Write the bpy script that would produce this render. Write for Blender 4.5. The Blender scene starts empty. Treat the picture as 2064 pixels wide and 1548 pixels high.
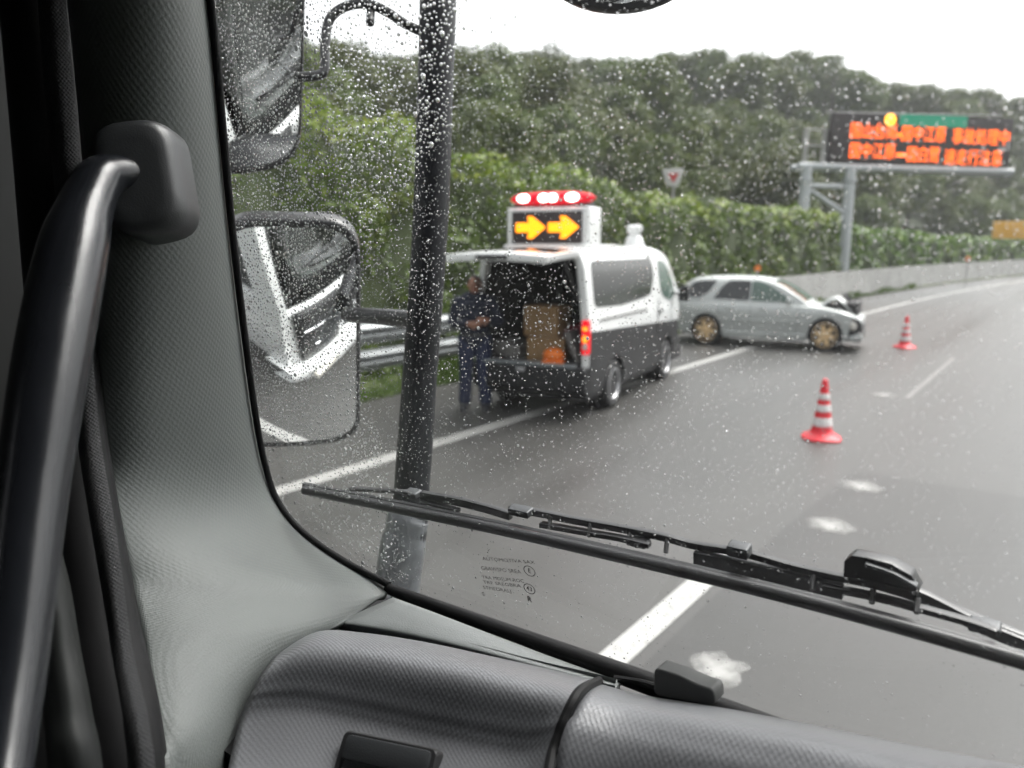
import bpy, bmesh, math, random
import numpy as np
from mathutils import Vector, Matrix

# ------------------------------------------------------------------ camera, sky, sun, exposure
S = bpy.context.scene
COL = S.collection
EYE = 2.22
PITCH = math.radians(10.24)
YAW = math.radians(36.3)
cam_data = bpy.data.cameras.new('camera')
cam_data.sensor_width = 36.0
cam_data.lens = 36.0 * 1550.0 / 2064.0
cam_data.clip_start = 0.02
cam_data.clip_end = 2000
cam_data.dof.use_dof = True
cam_data.dof.focus_distance = 0.84
cam_data.dof.aperture_fstop = 4.9
camera = bpy.data.objects.new('camera', cam_data)
COL.objects.link(camera)
camera.location = (0, 0, EYE)
camera.rotation_euler = (math.radians(90) - PITCH, 0, YAW)
S.camera = camera

world = bpy.data.worlds.new('World')
S.world = world
world.use_nodes = True
wn, wl = world.node_tree.nodes, world.node_tree.links
bg = wn['Background']
sky = wn.new('ShaderNodeTexSky')
sky.sky_type = 'NISHITA'
sky.sun_disc = False
SUN_EL, SUN_ROT = math.radians(58), math.radians(20)
sky.sun_elevation = SUN_EL
sky.sun_rotation = SUN_ROT
sky.air_density = 1.0
sky.dust_density = 6.0
sky.ozone_density = 1.0
hsv = wn.new('ShaderNodeHueSaturation')       # rain cloud: the sky's colour nearly gone
hsv.inputs['Saturation'].default_value = 0.12
wl.new(sky.outputs[0], hsv.inputs['Color'])
wl.new(hsv.outputs[0], bg.inputs['Color'])
bg.inputs['Strength'].default_value = 0.15

sun_data = bpy.data.lights.new('sun', 'SUN')
sun_data.energy = 0.6
sun_data.angle = math.radians(30)
sun_data.color = (1.0, 0.97, 0.92)
sun = bpy.data.objects.new('sun', sun_data)
COL.objects.link(sun)
sd = Vector((math.cos(SUN_EL) * math.sin(SUN_ROT), math.cos(SUN_EL) * math.cos(SUN_ROT), math.sin(SUN_EL)))
sun.rotation_euler = (-sd).to_track_quat('-Z', 'Y').to_euler()
sun.location = (0, 0, 40)

S.view_settings.view_transform = 'Standard'
S.view_settings.look = 'None'
S.view_settings.gamma = 1.0
S.view_settings.exposure = 1.6
S.cycles.volume_bounces = 2
S.cycles.max_bounces = 10
S.cycles.diffuse_bounces = 4
S.cycles.glossy_bounces = 4
S.cycles.transmission_bounces = 6
S.cycles.transparent_max_bounces = 24
S.cycles.caustics_refractive = False
S.cycles.caustics_reflective = False
S.cycles.use_denoising = True
S.cycles.sample_clamp_indirect = 6.0

# ------------------------------------------------------------------ helpers
FW = np.array([-math.sin(YAW) * math.cos(PITCH), math.cos(YAW) * math.cos(PITCH), -math.sin(PITCH)])
RT = np.array([math.cos(YAW), math.sin(YAW), 0.0])
UP = np.cross(RT, FW)
CAM = np.array([0.0, 0.0, EYE])


def ray(x, y):
    return FW + RT * ((x - 1032) / 1550.0) + UP * ((774 - y) / 1550.0)


def at(x, y, t):
    """the place t metres deep into the scene along the sight line measured on the photo"""
    return CAM + ray(x, y) * t


def ground_at(x, y, z=0.0):
    d = ray(x, y)
    return CAM + d * ((z - EYE) / d[2])


def project(p):
    v = np.asarray(p, float) - CAM
    z = v @ FW
    return 1032 + 1550 * (v @ RT) / z, 774 - 1550 * (v @ UP) / z, z


WS_Y, WS_K, WS_Z = 0.62, 0.22, 1.8              # the windshield plane: y = WS_Y - WS_K (z - WS_Z)


def on_glass(x, y, off=0.0):
    d = ray(x, y)
    t = (WS_Y + off - (CAM[1] + WS_K * (CAM[2] - WS_Z))) / (d[1] + WS_K * d[2])
    return CAM + d * t


def glass_t(x, y, off=0.0):
    p = on_glass(x, y, off)
    return float((p - CAM) @ FW)


def bend(y):
    """sideways shift of the road where it curves to the right"""
    if y < 20:
        return 0.0
    if y < 110:
        return 0.0019 * (y - 20) ** 2
    return 0.0019 * 8100 + 0.342 * (y - 110)


def catmull(p, n):
    """smooth curve through the points, n steps a segment"""
    p = np.asarray(p, float)
    q = np.vstack([2 * p[0] - p[1], p, 2 * p[-1] - p[-2]])
    out = []
    for i in range(len(p) - 1):
        a, b, c, d = q[i], q[i + 1], q[i + 2], q[i + 3]
        for k in range(n):
            t = k / n
            out.append(0.5 * (2 * b + (c - a) * t + (2 * a - 5 * b + 4 * c - d) * t * t + (3 * b - a - 3 * c + d) * t ** 3))
    out.append(p[-1])
    return np.array(out)


class MB:
    """collects shapes and links them as one mesh object"""

    def __init__(self):
        self.v, self.f = [], []

    def add(self, v, f):
        n = len(self.v)
        self.v += [tuple(map(float, p)) for p in v]
        self.f += [tuple(i + n for i in q) for q in f]
        return self

    def box(self, c, s, rot=None):
        hx, hy, hz = s[0] / 2, s[1] / 2, s[2] / 2
        v = [Vector((x, y, z)) for x in (-hx, hx) for y in (-hy, hy) for z in (-hz, hz)]
        if rot is not None:
            v = [rot @ p for p in v]
        v = [p + Vector(c) for p in v]
        return self.add(v, [(0, 1, 3, 2), (4, 6, 7, 5), (0, 4, 5, 1), (2, 3, 7, 6), (0, 2, 6, 4), (1, 5, 7, 3)])

    def tube(self, pts, r, n=10, smooth=0, flat=None):
        pts = np.asarray(pts, float)
        rs = np.full(len(pts), float(r)) if np.isscalar(r) else np.asarray(r, float)
        if smooth:
            both = catmull(np.hstack([pts, rs[:, None]]), smooth)
            pts, rs = both[:, :3], both[:, 3]
        d = np.gradient(pts, axis=0)
        d /= np.linalg.norm(d, axis=1)[:, None] + 1e-12
        ref = np.array([0, 0, 1.0]) if abs(d[0][2]) < 0.9 else np.array([1.0, 0, 0])
        u = np.cross(d[0], ref)
        u /= np.linalg.norm(u)
        v, f = [], []
        for i, p in enumerate(pts):
            u = u - d[i] * (u @ d[i])
            u /= np.linalg.norm(u) + 1e-12
            w = np.cross(d[i], u)
            for k in range(n):
                a = 2 * math.pi * k / n
                v.append(p + rs[i] * (u * math.cos(a) + w * math.sin(a)))
        for i in range(len(pts) - 1):
            for k in range(n):
                k2 = (k + 1) % n
                f.append((i * n + k, i * n + k2, (i + 1) * n + k2, (i + 1) * n + k))
        f.append(tuple(range(n))[::-1])
        f.append(tuple((len(pts) - 1) * n + k for k in range(n)))
        return self.add(v, f)

    def lathe(self, prof, n=24, M=None, caps=True):
        """profile (radius, height) turned about z, then moved by M"""
        v, f = [], []
        for r, z in prof:
            for k in range(n):
                a = 2 * math.pi * k / n
                p = Vector((r * math.cos(a), r * math.sin(a), z))
                v.append(M @ p if M is not None else p)
        for i in range(len(prof) - 1):
            for k in range(n):
                k2 = (k + 1) % n
                f.append((i * n + k, i * n + k2, (i + 1) * n + k2, (i + 1) * n + k))
        if caps:
            f.append(tuple(range(n))[::-1])
            f.append(tuple((len(prof) - 1) * n + k for k in range(n)))
        return self.add(v, f)

    def ball(self, c, r, n=12, m=8, M=None):
        r = (r, r, r) if np.isscalar(r) else r
        v, f = [], []
        for i in range(m + 1):
            th = math.pi * i / m
            for k in range(n):
                a = 2 * math.pi * k / n
                p = Vector((r[0] * math.sin(th) * math.cos(a), r[1] * math.sin(th) * math.sin(a), r[2] * math.cos(th)))
                if M is not None:
                    p = M @ p
                v.append(p + Vector(c))
        for i in range(m):
            for k in range(n):
                k2 = (k + 1) % n
                f.append((i * n + k, (i + 1) * n + k, (i + 1) * n + k2, i * n + k2))
        return self.add(v, f)

    def loft(self, secs, closed=False, caps=False):
        secs = [list(s) for s in secs]
        n = len(secs[0])
        v = [p for s in secs for p in s]
        f = []
        for i in range(len(secs) - 1):
            for k in range(n if closed else n - 1):
                k2 = (k + 1) % n
                f.append((i * n + k, i * n + k2, (i + 1) * n + k2, (i + 1) * n + k))
        if caps:
            f.append(tuple(range(n))[::-1])
            f.append(tuple((len(secs) - 1) * n + k for k in range(n)))
        return self.add(v, f)

    def prism(self, poly, M, d):
        """flat outline (x, y) given thickness d along local z, then moved by M"""
        n = len(poly)
        v = [M @ Vector((x, y, 0)) for x, y in poly] + [M @ Vector((x, y, d)) for x, y in poly]
        f = [tuple(range(n))[::-1], tuple(range(n, 2 * n))] + [(i, (i + 1) % n, n + (i + 1) % n, n + i) for i in range(n)]
        return self.add(v, f)

    def build(self, name, mat, parent=None, bevel=0.0, seg=2, smooth=True, off=None, sharp=38, fix=True):
        me = bpy.data.meshes.new(name)
        v = self.v if off is None else [(p[0] - off[0], p[1] - off[1], p[2] - off[2]) for p in self.v]
        me.from_pydata(v, [], self.f)
        bm = bmesh.new()
        bm.from_mesh(me)
        if fix:
            bmesh.ops.recalc_face_normals(bm, faces=bm.faces)
        if bevel > 0:
            ed = [e for e in bm.edges if len(e.link_faces) == 2 and e.calc_face_angle(0) > math.radians(28)]
            bmesh.ops.bevel(bm, geom=ed, offset=bevel, segments=seg, profile=0.6, affect='EDGES', clamp_overlap=True)
        for fc in bm.faces:
            fc.smooth = smooth
        if smooth:
            for e in bm.edges:
                if len(e.link_faces) == 2 and e.calc_face_angle(0) > math.radians(sharp):
                    e.smooth = False
        bm.to_mesh(me)
        bm.free()
        o = bpy.data.objects.new(name, me)
        COL.objects.link(o)
        if mat is not None:
            me.materials.append(mat)
        if parent is not None:
            o.parent = parent
        return o


def empty(name, loc, rz=0.0):
    o = bpy.data.objects.new(name, None)
    o.empty_display_size = 0.2
    COL.objects.link(o)
    o.location = loc
    o.rotation_euler = (0, 0, rz)
    return o


def tag(o, label, cat, group=None, kind=None):
    if label:
        o['label'] = label
    if cat:
        o['category'] = cat
    if group:
        o['group'] = group
    if kind:
        o['kind'] = kind
    return o


def kids(o):
    return [c for c in bpy.data.objects if c.parent == o]


def copy_tree(o, parent=None):
    c = o.copy()
    COL.objects.link(c)
    if parent is not None:
        c.parent = parent
    for ch in kids(o):
        copy_tree(ch, c)
    return c


def frame(o, x, y):
    """matrix with origin o, local x and y along the given directions"""
    x = Vector(x).normalized()
    z = x.cross(Vector(y)).normalized()
    y = z.cross(x)
    M = Matrix.Identity(4)
    for i in range(3):
        M[i][0], M[i][1], M[i][2], M[i][3] = x[i], y[i], z[i], o[i]
    return M


def text_mesh(txt, size, M, depth=0.0, bold=0.0, width=None):
    """the outline of some lettering as verts and faces, centred, moved by M"""
    cu = bpy.data.curves.new('lettering', 'FONT')
    cu.body = txt
    cu.size = size
    cu.align_x = 'CENTER'
    cu.align_y = 'CENTER'
    cu.extrude = depth
    cu.offset = bold
    cu.resolution_u = 3
    o = bpy.data.objects.new('lettering', cu)
    COL.objects.link(o)
    dg = bpy.context.evaluated_depsgraph_get()
    dg.update()
    me = bpy.data.meshes.new_from_object(o.evaluated_get(dg))
    vs = [v.co.copy() for v in me.vertices]
    fs = [tuple(p.vertices) for p in me.polygons]
    bpy.data.objects.remove(o)
    bpy.data.curves.remove(cu)
    bpy.data.meshes.remove(me)
    if width and vs:
        w = max(v.x for v in vs) - min(v.x for v in vs)
        c = (max(v.x for v in vs) + min(v.x for v in vs)) / 2
        for v in vs:
            v.x = (v.x - c) * width / w
    return [M @ v for v in vs], fs


# ------------------------------------------------------------------ materials
def new_mat(name):
    m = bpy.data.materials.new(name)
    m.use_nodes = True
    nt = m.node_tree
    return m, nt, nt.nodes, nt.links, nt.nodes['Principled BSDF']


def pbr(name, col, rough=0.5, metal=0.0, spec=0.5, var=0.12, scale=6.0, bump=0.0, bscale=60.0, coat=0.0, col2=None, detail=4.0):
    """plain surface with uneven tone, gloss and grain"""
    m, nt, N, L, b = new_mat(name)
    tc = N.new('ShaderNodeTexCoord')
    nz = N.new('ShaderNodeTexNoise')
    nz.inputs['Scale'].default_value = scale
    nz.inputs['Detail'].default_value = detail
    L.new(tc.outputs['Object'], nz.inputs['Vector'])
    mx = N.new('ShaderNodeMix')
    mx.data_type = 'RGBA'
    c = np.array(col, float)
    lo = c * (1 - var)
    hi = c * (1 + var) if col2 is None else np.array(col2, float)
    mx.inputs['A'].default_value = (*lo, 1)
    mx.inputs['B'].default_value = (*np.clip(hi, 0, 1), 1)
    L.new(nz.outputs['Fac'], mx.inputs['Factor'])
    L.new(mx.outputs['Result'], b.inputs['Base Color'])
    mr = N.new('ShaderNodeMapRange')
    mr.inputs['To Min'].default_value = max(0.02, rough - 0.07)
    mr.inputs['To Max'].default_value = min(1, rough + 0.07)
    L.new(nz.outputs['Fac'], mr.inputs['Value'])
    L.new(mr.outputs['Result'], b.inputs['Roughness'])
    b.inputs['Metallic'].default_value = metal
    b.inputs['Specular IOR Level'].default_value = spec
    b.inputs['Coat Weight'].default_value = coat
    b.inputs['Coat Roughness'].default_value = 0.06
    if bump > 0:
        n2 = N.new('ShaderNodeTexNoise')
        n2.inputs['Scale'].default_value = bscale
        n2.inputs['Detail'].default_value = 3
        L.new(tc.outputs['Object'], n2.inputs['Vector'])
        bp = N.new('ShaderNodeBump')
        bp.inputs['Strength'].default_value = bump
        bp.inputs['Distance'].default_value = 0.01
        L.new(n2.outputs['Fac'], bp.inputs['Height'])
        L.new(bp.outputs['Normal'], b.inputs['Normal'])
    return m


def glow(name, col, power):
    m, nt, N, L, b = new_mat(name)
    b.inputs['Base Color'].default_value = (*[0.5 * c for c in col], 1)
    b.inputs['Emission Color'].default_value = (*col, 1)
    b.inputs['Emission Strength'].default_value = power
    b.inputs['Specular IOR Level'].default_value = 0.2
    return m


def leafy(name, cols, rough=0.5, trans=0.25):
    """leaves: every leaf its own shade, every plant a slightly different tone"""
    m, nt, N, L, b = new_mat(name)
    ge = N.new('ShaderNodeNewGeometry')
    oi = N.new('ShaderNodeObjectInfo')
    cr = N.new('ShaderNodeValToRGB')
    el = cr.color_ramp.elements
    el[0].position, el[0].color = 0.0, (*cols[0], 1)
    el[1].position, el[1].color = 1.0, (*cols[-1], 1)
    for i, c in enumerate(cols[1:-1]):
        e = el.new((i + 1) / (len(cols) - 1))
        e.color = (*c, 1)
    tc = N.new('ShaderNodeTexCoord')
    nz = N.new('ShaderNodeTexNoise')
    nz.inputs['Scale'].default_value = 0.45
    L.new(tc.outputs['Object'], nz.inputs['Vector'])
    ad = N.new('ShaderNodeMath')
    ad.operation = 'MULTIPLY_ADD'
    L.new(ge.outputs['Random Per Island'], ad.inputs[0])
    ad.inputs[1].default_value = 0.55
    sb = N.new('ShaderNodeMath')
    sb.operation = 'MULTIPLY_ADD'
    L.new(nz.outputs['Fac'], sb.inputs[0])
    sb.inputs[1].default_value = 1.1
    sb.inputs[2].default_value = -0.33
    L.new(sb.outputs[0], ad.inputs[2])
    L.new(ad.outputs[0], cr.inputs['Fac'])
    hs = N.new('ShaderNodeHueSaturation')
    mr = N.new('ShaderNodeMapRange')
    mr.inputs['To Min'].default_value = 0.8
    mr.inputs['To Max'].default_value = 1.25
    L.new(oi.outputs['Random'], mr.inputs['Value'])
    L.new(mr.outputs['Result'], hs.inputs['Value'])
    mh = N.new('ShaderNodeMapRange')
    mh.inputs['To Min'].default_value = 0.485
    mh.inputs['To Max'].default_value = 0.515
    L.new(oi.outputs['Random'], mh.inputs['Value'])
    L.new(mh.outputs['Result'], hs.inputs['Hue'])
    L.new(cr.outputs['Color'], hs.inputs['Color'])
    L.new(hs.outputs['Color'], b.inputs['Base Color'])
    b.inputs['Roughness'].default_value = rough
    b.inputs['Specular IOR Level'].default_value = 0.25
    tr = N.new('ShaderNodeBsdfTranslucent')
    L.new(hs.outputs['Color'], tr.inputs['Color'])
    ms = N.new('ShaderNodeMixShader')
    ms.inputs[0].default_value = trans
    L.new(b.outputs[0], ms.inputs[1])
    L.new(tr.outputs[0], ms.inputs[2])
    L.new(ms.outputs[0], N['Material Output'].inputs['Surface'])
    return m


def woven(name, col, rough=0.45, pitch=0.0048, strength=0.5, spec=0.5, rib=0.6):
    """moulded interior plastic with a fine diagonal rib grain"""
    m, nt, N, L, b = new_mat(name)
    tc = N.new('ShaderNodeTexCoord')
    hs = []
    uv = N.new('ShaderNodeUVMap')
    for rz, k in ((38, 1.0), (-40, 1.15)):
        mp = N.new('ShaderNodeMapping')
        mp.inputs['Rotation'].default_value = (0, 0, math.radians(rz))
        wv = N.new('ShaderNodeTexWave')
        wv.wave_type = 'BANDS'
        wv.inputs['Scale'].default_value = 0.314 / pitch / k
        wv.inputs['Distortion'].default_value = 0.25
        wv.inputs['Detail'].default_value = 1
        L.new(uv.outputs['UV'], mp.inputs['Vector'])
        L.new(mp.outputs['Vector'], wv.inputs['Vector'])
        hs.append(wv)
    ad = N.new('ShaderNodeMath')
    ad.operation = 'ADD'
    L.new(hs[0].outputs['Fac'], ad.inputs[0])
    L.new(hs[1].outputs['Fac'], ad.inputs[1])
    nz = N.new('ShaderNodeTexNoise')
    nz.inputs['Scale'].default_value = 420
    nz.inputs['Detail'].default_value = 1
    L.new(tc.outputs['Object'], nz.inputs['Vector'])
    a2 = N.new('ShaderNodeMath')
    a2.operation = 'MULTIPLY_ADD'
    L.new(nz.outputs['Fac'], a2.inputs[0])
    a2.inputs[1].default_value = 1.8
    ml = N.new('ShaderNodeMath')
    ml.operation = 'MULTIPLY'
    L.new(ad.outputs[0], ml.inputs[0])
    ml.inputs[1].default_value = rib
    L.new(ml.outputs[0], a2.inputs[2])
    bp = N.new('ShaderNodeBump')
    bp.inputs['Strength'].default_value = strength
    bp.inputs['Distance'].default_value = 0.0006
    L.new(a2.outputs[0], bp.inputs['Height'])
    L.new(bp.outputs['Normal'], b.inputs['Normal'])
    n3 = N.new('ShaderNodeTexNoise')
    n3.inputs['Scale'].default_value = 9
    L.new(tc.outputs['Object'], n3.inputs['Vector'])
    mx = N.new('ShaderNodeMix')
    mx.data_type = 'RGBA'
    mx.inputs['A'].default_value = (*[c * 0.92 for c in col], 1)
    mx.inputs['B'].default_value = (*[c * 1.08 for c in col], 1)
    L.new(n3.outputs['Fac'], mx.inputs['Factor'])
    L.new(mx.outputs['Result'], b.inputs['Base Color'])
    b.inputs['Roughness'].default_value = rough
    b.inputs['Specular IOR Level'].default_value = spec
    return m


def thin_glass(name, tint=(0.97, 0.975, 0.97)):
    m, nt, N, L, b = new_mat(name)
    N.remove(b)
    tr = N.new('ShaderNodeBsdfTransparent')
    tr.inputs['Color'].default_value = (*tint, 1)
    gl = N.new('ShaderNodeBsdfGlossy')
    gl.inputs['Roughness'].default_value = 0.0
    fr = N.new('ShaderNodeFresnel')
    ge = N.new('ShaderNodeNewGeometry')
    io = N.new('ShaderNodeMix')                   # both faces of the pane reflect like the outer one
    io.inputs['A'].default_value = 1.32
    io.inputs['B'].default_value = 1 / 1.32
    L.new(ge.outputs['Backfacing'], io.inputs['Factor'])
    L.new(io.outputs['Result'], fr.inputs['IOR'])
    ms = N.new('ShaderNodeMixShader')
    L.new(fr.outputs[0], ms.inputs[0])
    L.new(tr.outputs[0], ms.inputs[1])
    L.new(gl.outputs[0], ms.inputs[2])
    L.new(ms.outputs[0], N['Material Output'].inputs['Surface'])
    return m


def asphalt(name='wet_asphalt', k=1.0):
    m, nt, N, L, b = new_mat(name)
    tc = N.new('ShaderNodeTexCoord')
    big = N.new('ShaderNodeTexNoise')
    big.inputs['Scale'].default_value = 0.35
    big.inputs['Detail'].default_value = 5
    fine = N.new('ShaderNodeTexNoise')
    fine.inputs['Scale'].default_value = 70
    fine.inputs['Detail'].default_value = 4
    mp = N.new('ShaderNodeMapping')
    mp.inputs['Scale'].default_value = (1.0, 0.16, 1.0)
    L.new(tc.outputs['Object'], mp.inputs['Vector'])
    L.new(mp.outputs['Vector'], big.inputs['Vector'])
    L.new(tc.outputs['Object'], fine.inputs['Vector'])
    mx = N.new('ShaderNodeMix')
    mx.data_type = 'RGBA'
    mx.inputs['A'].default_value = (0.027 * k, 0.0263 * k, 0.0250 * k, 1)
    mx.inputs['B'].default_value = (0.062 * k, 0.0602 * k, 0.0572 * k, 1)
    av = N.new('ShaderNodeMath')
    av.operation = 'MULTIPLY_ADD'
    L.new(fine.outputs['Fac'], av.inputs[0])
    av.inputs[1].default_value = 0.8
    sub = N.new('ShaderNodeMath')
    sub.operation = 'MULTIPLY_ADD'
    L.new(big.outputs['Fac'], sub.inputs[0])
    sub.inputs[1].default_value = 0.9
    sub.inputs[2].default_value = -0.35
    trk = N.new('ShaderNodeTexNoise')             # wheel paths: bands that run with the road
    trk.inputs['Scale'].default_value = 1.0
    trk.inputs['Detail'].default_value = 3
    mt2 = N.new('ShaderNodeMapping')
    mt2.inputs['Scale'].default_value = (1.15, 0.025, 1.0)
    L.new(tc.outputs['Object'], mt2.inputs['Vector'])
    L.new(mt2.outputs['Vector'], trk.inputs['Vector'])
    s2 = N.new('ShaderNodeMath')
    s2.operation = 'MULTIPLY_ADD'
    L.new(trk.outputs['Fac'], s2.inputs[0])
    s2.inputs[1].default_value = 0.7
    s2.inputs[2].default_value = -0.35
    s3 = N.new('ShaderNodeMath')
    s3.operation = 'ADD'
    L.new(sub.outputs[0], s3.inputs[0])
    L.new(s2.outputs[0], s3.inputs[1])
    L.new(s3.outputs[0], av.inputs[2])
    L.new(av.outputs[0], mx.inputs['Factor'])
    L.new(mx.outputs['Result'], b.inputs['Base Color'])
    mr = N.new('ShaderNodeMapRange')
    mr.inputs['From Min'].default_value = 0.3
    mr.inputs['From Max'].default_value = 0.7
    mr.inputs['To Min'].default_value = 0.33
    mr.inputs['To Max'].default_value = 0.52
    L.new(trk.outputs['Fac'], mr.inputs['Value'])
    L.new(mr.outputs['Result'], b.inputs['Roughness'])
    b.inputs['Specular IOR Level'].default_value = 0.38
    bp = N.new('ShaderNodeBump')
    bp.inputs['Strength'].default_value = 0.35
    bp.inputs['Distance'].default_value = 0.006
    L.new(fine.outputs['Fac'], bp.inputs['Height'])
    L.new(bp.outputs['Normal'], b.inputs['Normal'])
    return m


def worn_paint(name, col, wear=0.38):
    """road paint with the asphalt showing through where it is worn"""
    m, nt, N, L, b = new_mat(name)
    tc = N.new('ShaderNodeTexCoord')
    nz = N.new('ShaderNodeTexNoise')
    nz.inputs['Scale'].default_value = 14
    nz.inputs['Detail'].default_value = 8
    nz.inputs['Roughness'].default_value = 0.7
    L.new(tc.outputs['Object'], nz.inputs['Vector'])
    cr = N.new('ShaderNodeValToRGB')
    cr.color_ramp.elements[0].position = wear - 0.07
    cr.color_ramp.elements[0].color = (0.09, 0.088, 0.085, 1)
    cr.color_ramp.elements[1].position = wear + 0.05
    cr.color_ramp.elements[1].color = (*col, 1)
    L.new(nz.outputs['Fac'], cr.inputs['Fac'])
    L.new(cr.outputs['Color'], b.inputs['Base Color'])
    b.inputs['Roughness'].default_value = 0.4
    return m


M = {}
M['asphalt'] = asphalt()
M['asphalt_dark'] = asphalt('patched_asphalt', 0.68)
M['faint'] = worn_paint('faint_paint', (0.15, 0.148, 0.142), 0.46)
M['line'] = worn_paint('line_paint', (0.30, 0.297, 0.285), 0.38)
M['worn'] = worn_paint('worn_paint', (0.20, 0.197, 0.19), 0.47)
# smudge of old paint that thins out to nothing at its rim
m_, nt_, N_, L_, b_ = new_mat('paint_smudge')
tc_ = N_.new('ShaderNodeTexCoord')
ln_ = N_.new('ShaderNodeVectorMath')
ln_.operation = 'LENGTH'
L_.new(tc_.outputs['Object'], ln_.inputs[0])
nz_ = N_.new('ShaderNodeTexNoise')
nz_.inputs['Scale'].default_value = 9
nz_.inputs['Detail'].default_value = 7
nz_.inputs['Roughness'].default_value = 0.65
L_.new(tc_.outputs['Object'], nz_.inputs['Vector'])
ma_ = N_.new('ShaderNodeMath')
ma_.operation = 'MULTIPLY_ADD'
L_.new(ln_.outputs['Value'], ma_.inputs[0])
ma_.inputs[1].default_value = -2.6
L_.new(nz_.outputs['Fac'], ma_.inputs[2])
mr_ = N_.new('ShaderNodeMapRange')
mr_.inputs['From Min'].default_value = -0.06
mr_.inputs['From Max'].default_value = 0.42
L_.new(ma_.outputs[0], mr_.inputs['Value'])
b_.inputs['Base Color'].default_value = (0.25, 0.247, 0.236, 1)
b_.inputs['Roughness'].default_value = 0.45
L_.new(mr_.outputs['Result'], b_.inputs['Alpha'])
M['smudge'] = m_
M['soil'] = pbr('soil', (0.06, 0.055, 0.03), 0.8, col2=(0.04, 0.07, 0.02), scale=3, bump=0.6, bscale=12)
M['turf'] = pbr('turf', (0.035, 0.065, 0.012), 0.7, col2=(0.08, 0.09, 0.02), scale=5, bump=0.8, bscale=30)
M['forest_floor'] = pbr('forest_floor', (0.022, 0.034, 0.014), 0.9, col2=(0.04, 0.05, 0.02), scale=1)
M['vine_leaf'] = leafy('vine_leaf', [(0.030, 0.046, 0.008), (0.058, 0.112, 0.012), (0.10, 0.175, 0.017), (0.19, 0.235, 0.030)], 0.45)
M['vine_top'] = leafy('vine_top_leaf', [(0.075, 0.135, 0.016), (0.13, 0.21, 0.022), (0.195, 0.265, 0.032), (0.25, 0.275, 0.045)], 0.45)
M['vine_base'] = pbr('vine_tangle', (0.020, 0.036, 0.007), 0.9, col2=(0.042, 0.055, 0.014), scale=4, bump=1.0, bscale=9)
M['tree_leaf'] = leafy('tree_leaf', [(0.026, 0.042, 0.008), (0.050, 0.074, 0.013), (0.082, 0.104, 0.018), (0.12, 0.132, 0.030)], 0.55)
M['sparse_leaf'] = leafy('sparse_leaf', [(0.05, 0.06, 0.035), (0.07, 0.085, 0.05), (0.10, 0.11, 0.07)], 0.55)
M['bark'] = pbr('bark', (0.05, 0.042, 0.034), 0.85, col2=(0.09, 0.08, 0.065), scale=12, bump=0.5)
M['blade'] = leafy('grass_blade', [(0.05, 0.08, 0.015), (0.085, 0.14, 0.022), (0.135, 0.175, 0.036)], 0.5)
M['galv'] = pbr('galvanised_steel', (0.27, 0.285, 0.29), 0.42, 0.4, var=0.18, scale=5, bump=0.05)
M['galv_old'] = pbr('weathered_steel', (0.20, 0.198, 0.185), 0.6, 0.0, col2=(0.46, 0.455, 0.44), scale=1.3, detail=8)
M['gantry_grey'] = pbr('gantry_paint', (0.40, 0.425, 0.435), 0.45, 0.0, var=0.1, scale=2)
M['panel_dark'] = pbr('display_face', (0.022, 0.015, 0.016), 0.55, var=0.2, scale=3)
M['panel_green'] = pbr('green_plate', (0.01, 0.36, 0.21), 0.45, var=0.1)
M['white_sign'] = pbr('white_sheeting', (0.48, 0.47, 0.465), 0.45, var=0.05)
M['sign_red'] = pbr('red_sheeting', (0.45, 0.05, 0.05), 0.45)
M['sign_yellow'] = pbr('yellow_sheeting', (0.60, 0.30, 0.008), 0.45, var=0.06, scale=3)
M['led'] = glow('orange_led', (1.0, 0.13, 0.008), 1.5)
M['lamp_amber'] = glow('amber_lamp', (1.0, 0.40, 0.03), 1.3)
M['arrow'] = glow('arrow_led', (1.0, 0.27, 0.006), 1.1)
M['reflector'] = pbr('orange_reflector', (1.0, 0.25, 0.02), 0.3, var=0.03)
M['van_white'] = pbr('white_paint', (0.66, 0.67, 0.665), 0.22, var=0.03, scale=3, coat=0.4)
M['van_dark'] = pbr('charcoal_paint', (0.014, 0.014, 0.0155), 0.42, var=0.15, scale=4, spec=0.3)
M['trim'] = pbr('black_plastic', (0.018, 0.018, 0.019), 0.5, var=0.2, scale=20)
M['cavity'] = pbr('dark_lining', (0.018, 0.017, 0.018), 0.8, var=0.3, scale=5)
M['lining_grey'] = pbr('grey_lining', (0.11, 0.105, 0.10), 0.7, var=0.2, scale=4)
M['car_glass'] = pbr('tinted_glass', (0.012, 0.014, 0.015), 0.05, var=0.1, spec=0.75)
M['clear_glass'] = pbr('greenish_glass', (0.09, 0.13, 0.112), 0.10, var=0.15, spec=0.5, scale=2)
M['tyre'] = pbr('tyre_rubber', (0.016, 0.016, 0.017), 0.75, var=0.2, scale=30)
M['steel_rim'] = pbr('steel_rim', (0.42, 0.42, 0.43), 0.38, 0.6)
M['gold_rim'] = pbr('gold_alloy', (0.72, 0.51, 0.28), 0.40, 0.1, var=0.12, scale=14)
M['silver'] = pbr('silver_paint', (0.43, 0.45, 0.44), 0.36, 0.25, var=0.03, scale=3, coat=0.08)
M['red_lens'] = glow('red_lens', (0.9, 0.01, 0.02), 0.32)
M['red_plain'] = pbr('red_plastic_lens', (0.50, 0.05, 0.04), 0.2)
M['red_bar'] = glow('red_light_bar', (0.8, 0.003, 0.022), 0.24)
M['flash'] = glow('flashing_lamp', (1.0, 0.42, 0.40), 5.0)
M['orange_lens'] = glow('orange_lens', (1.0, 0.28, 0.02), 0.8)
M['clear_lens'] = pbr('clear_lens', (0.55, 0.53, 0.48), 0.15, var=0.1)
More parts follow.
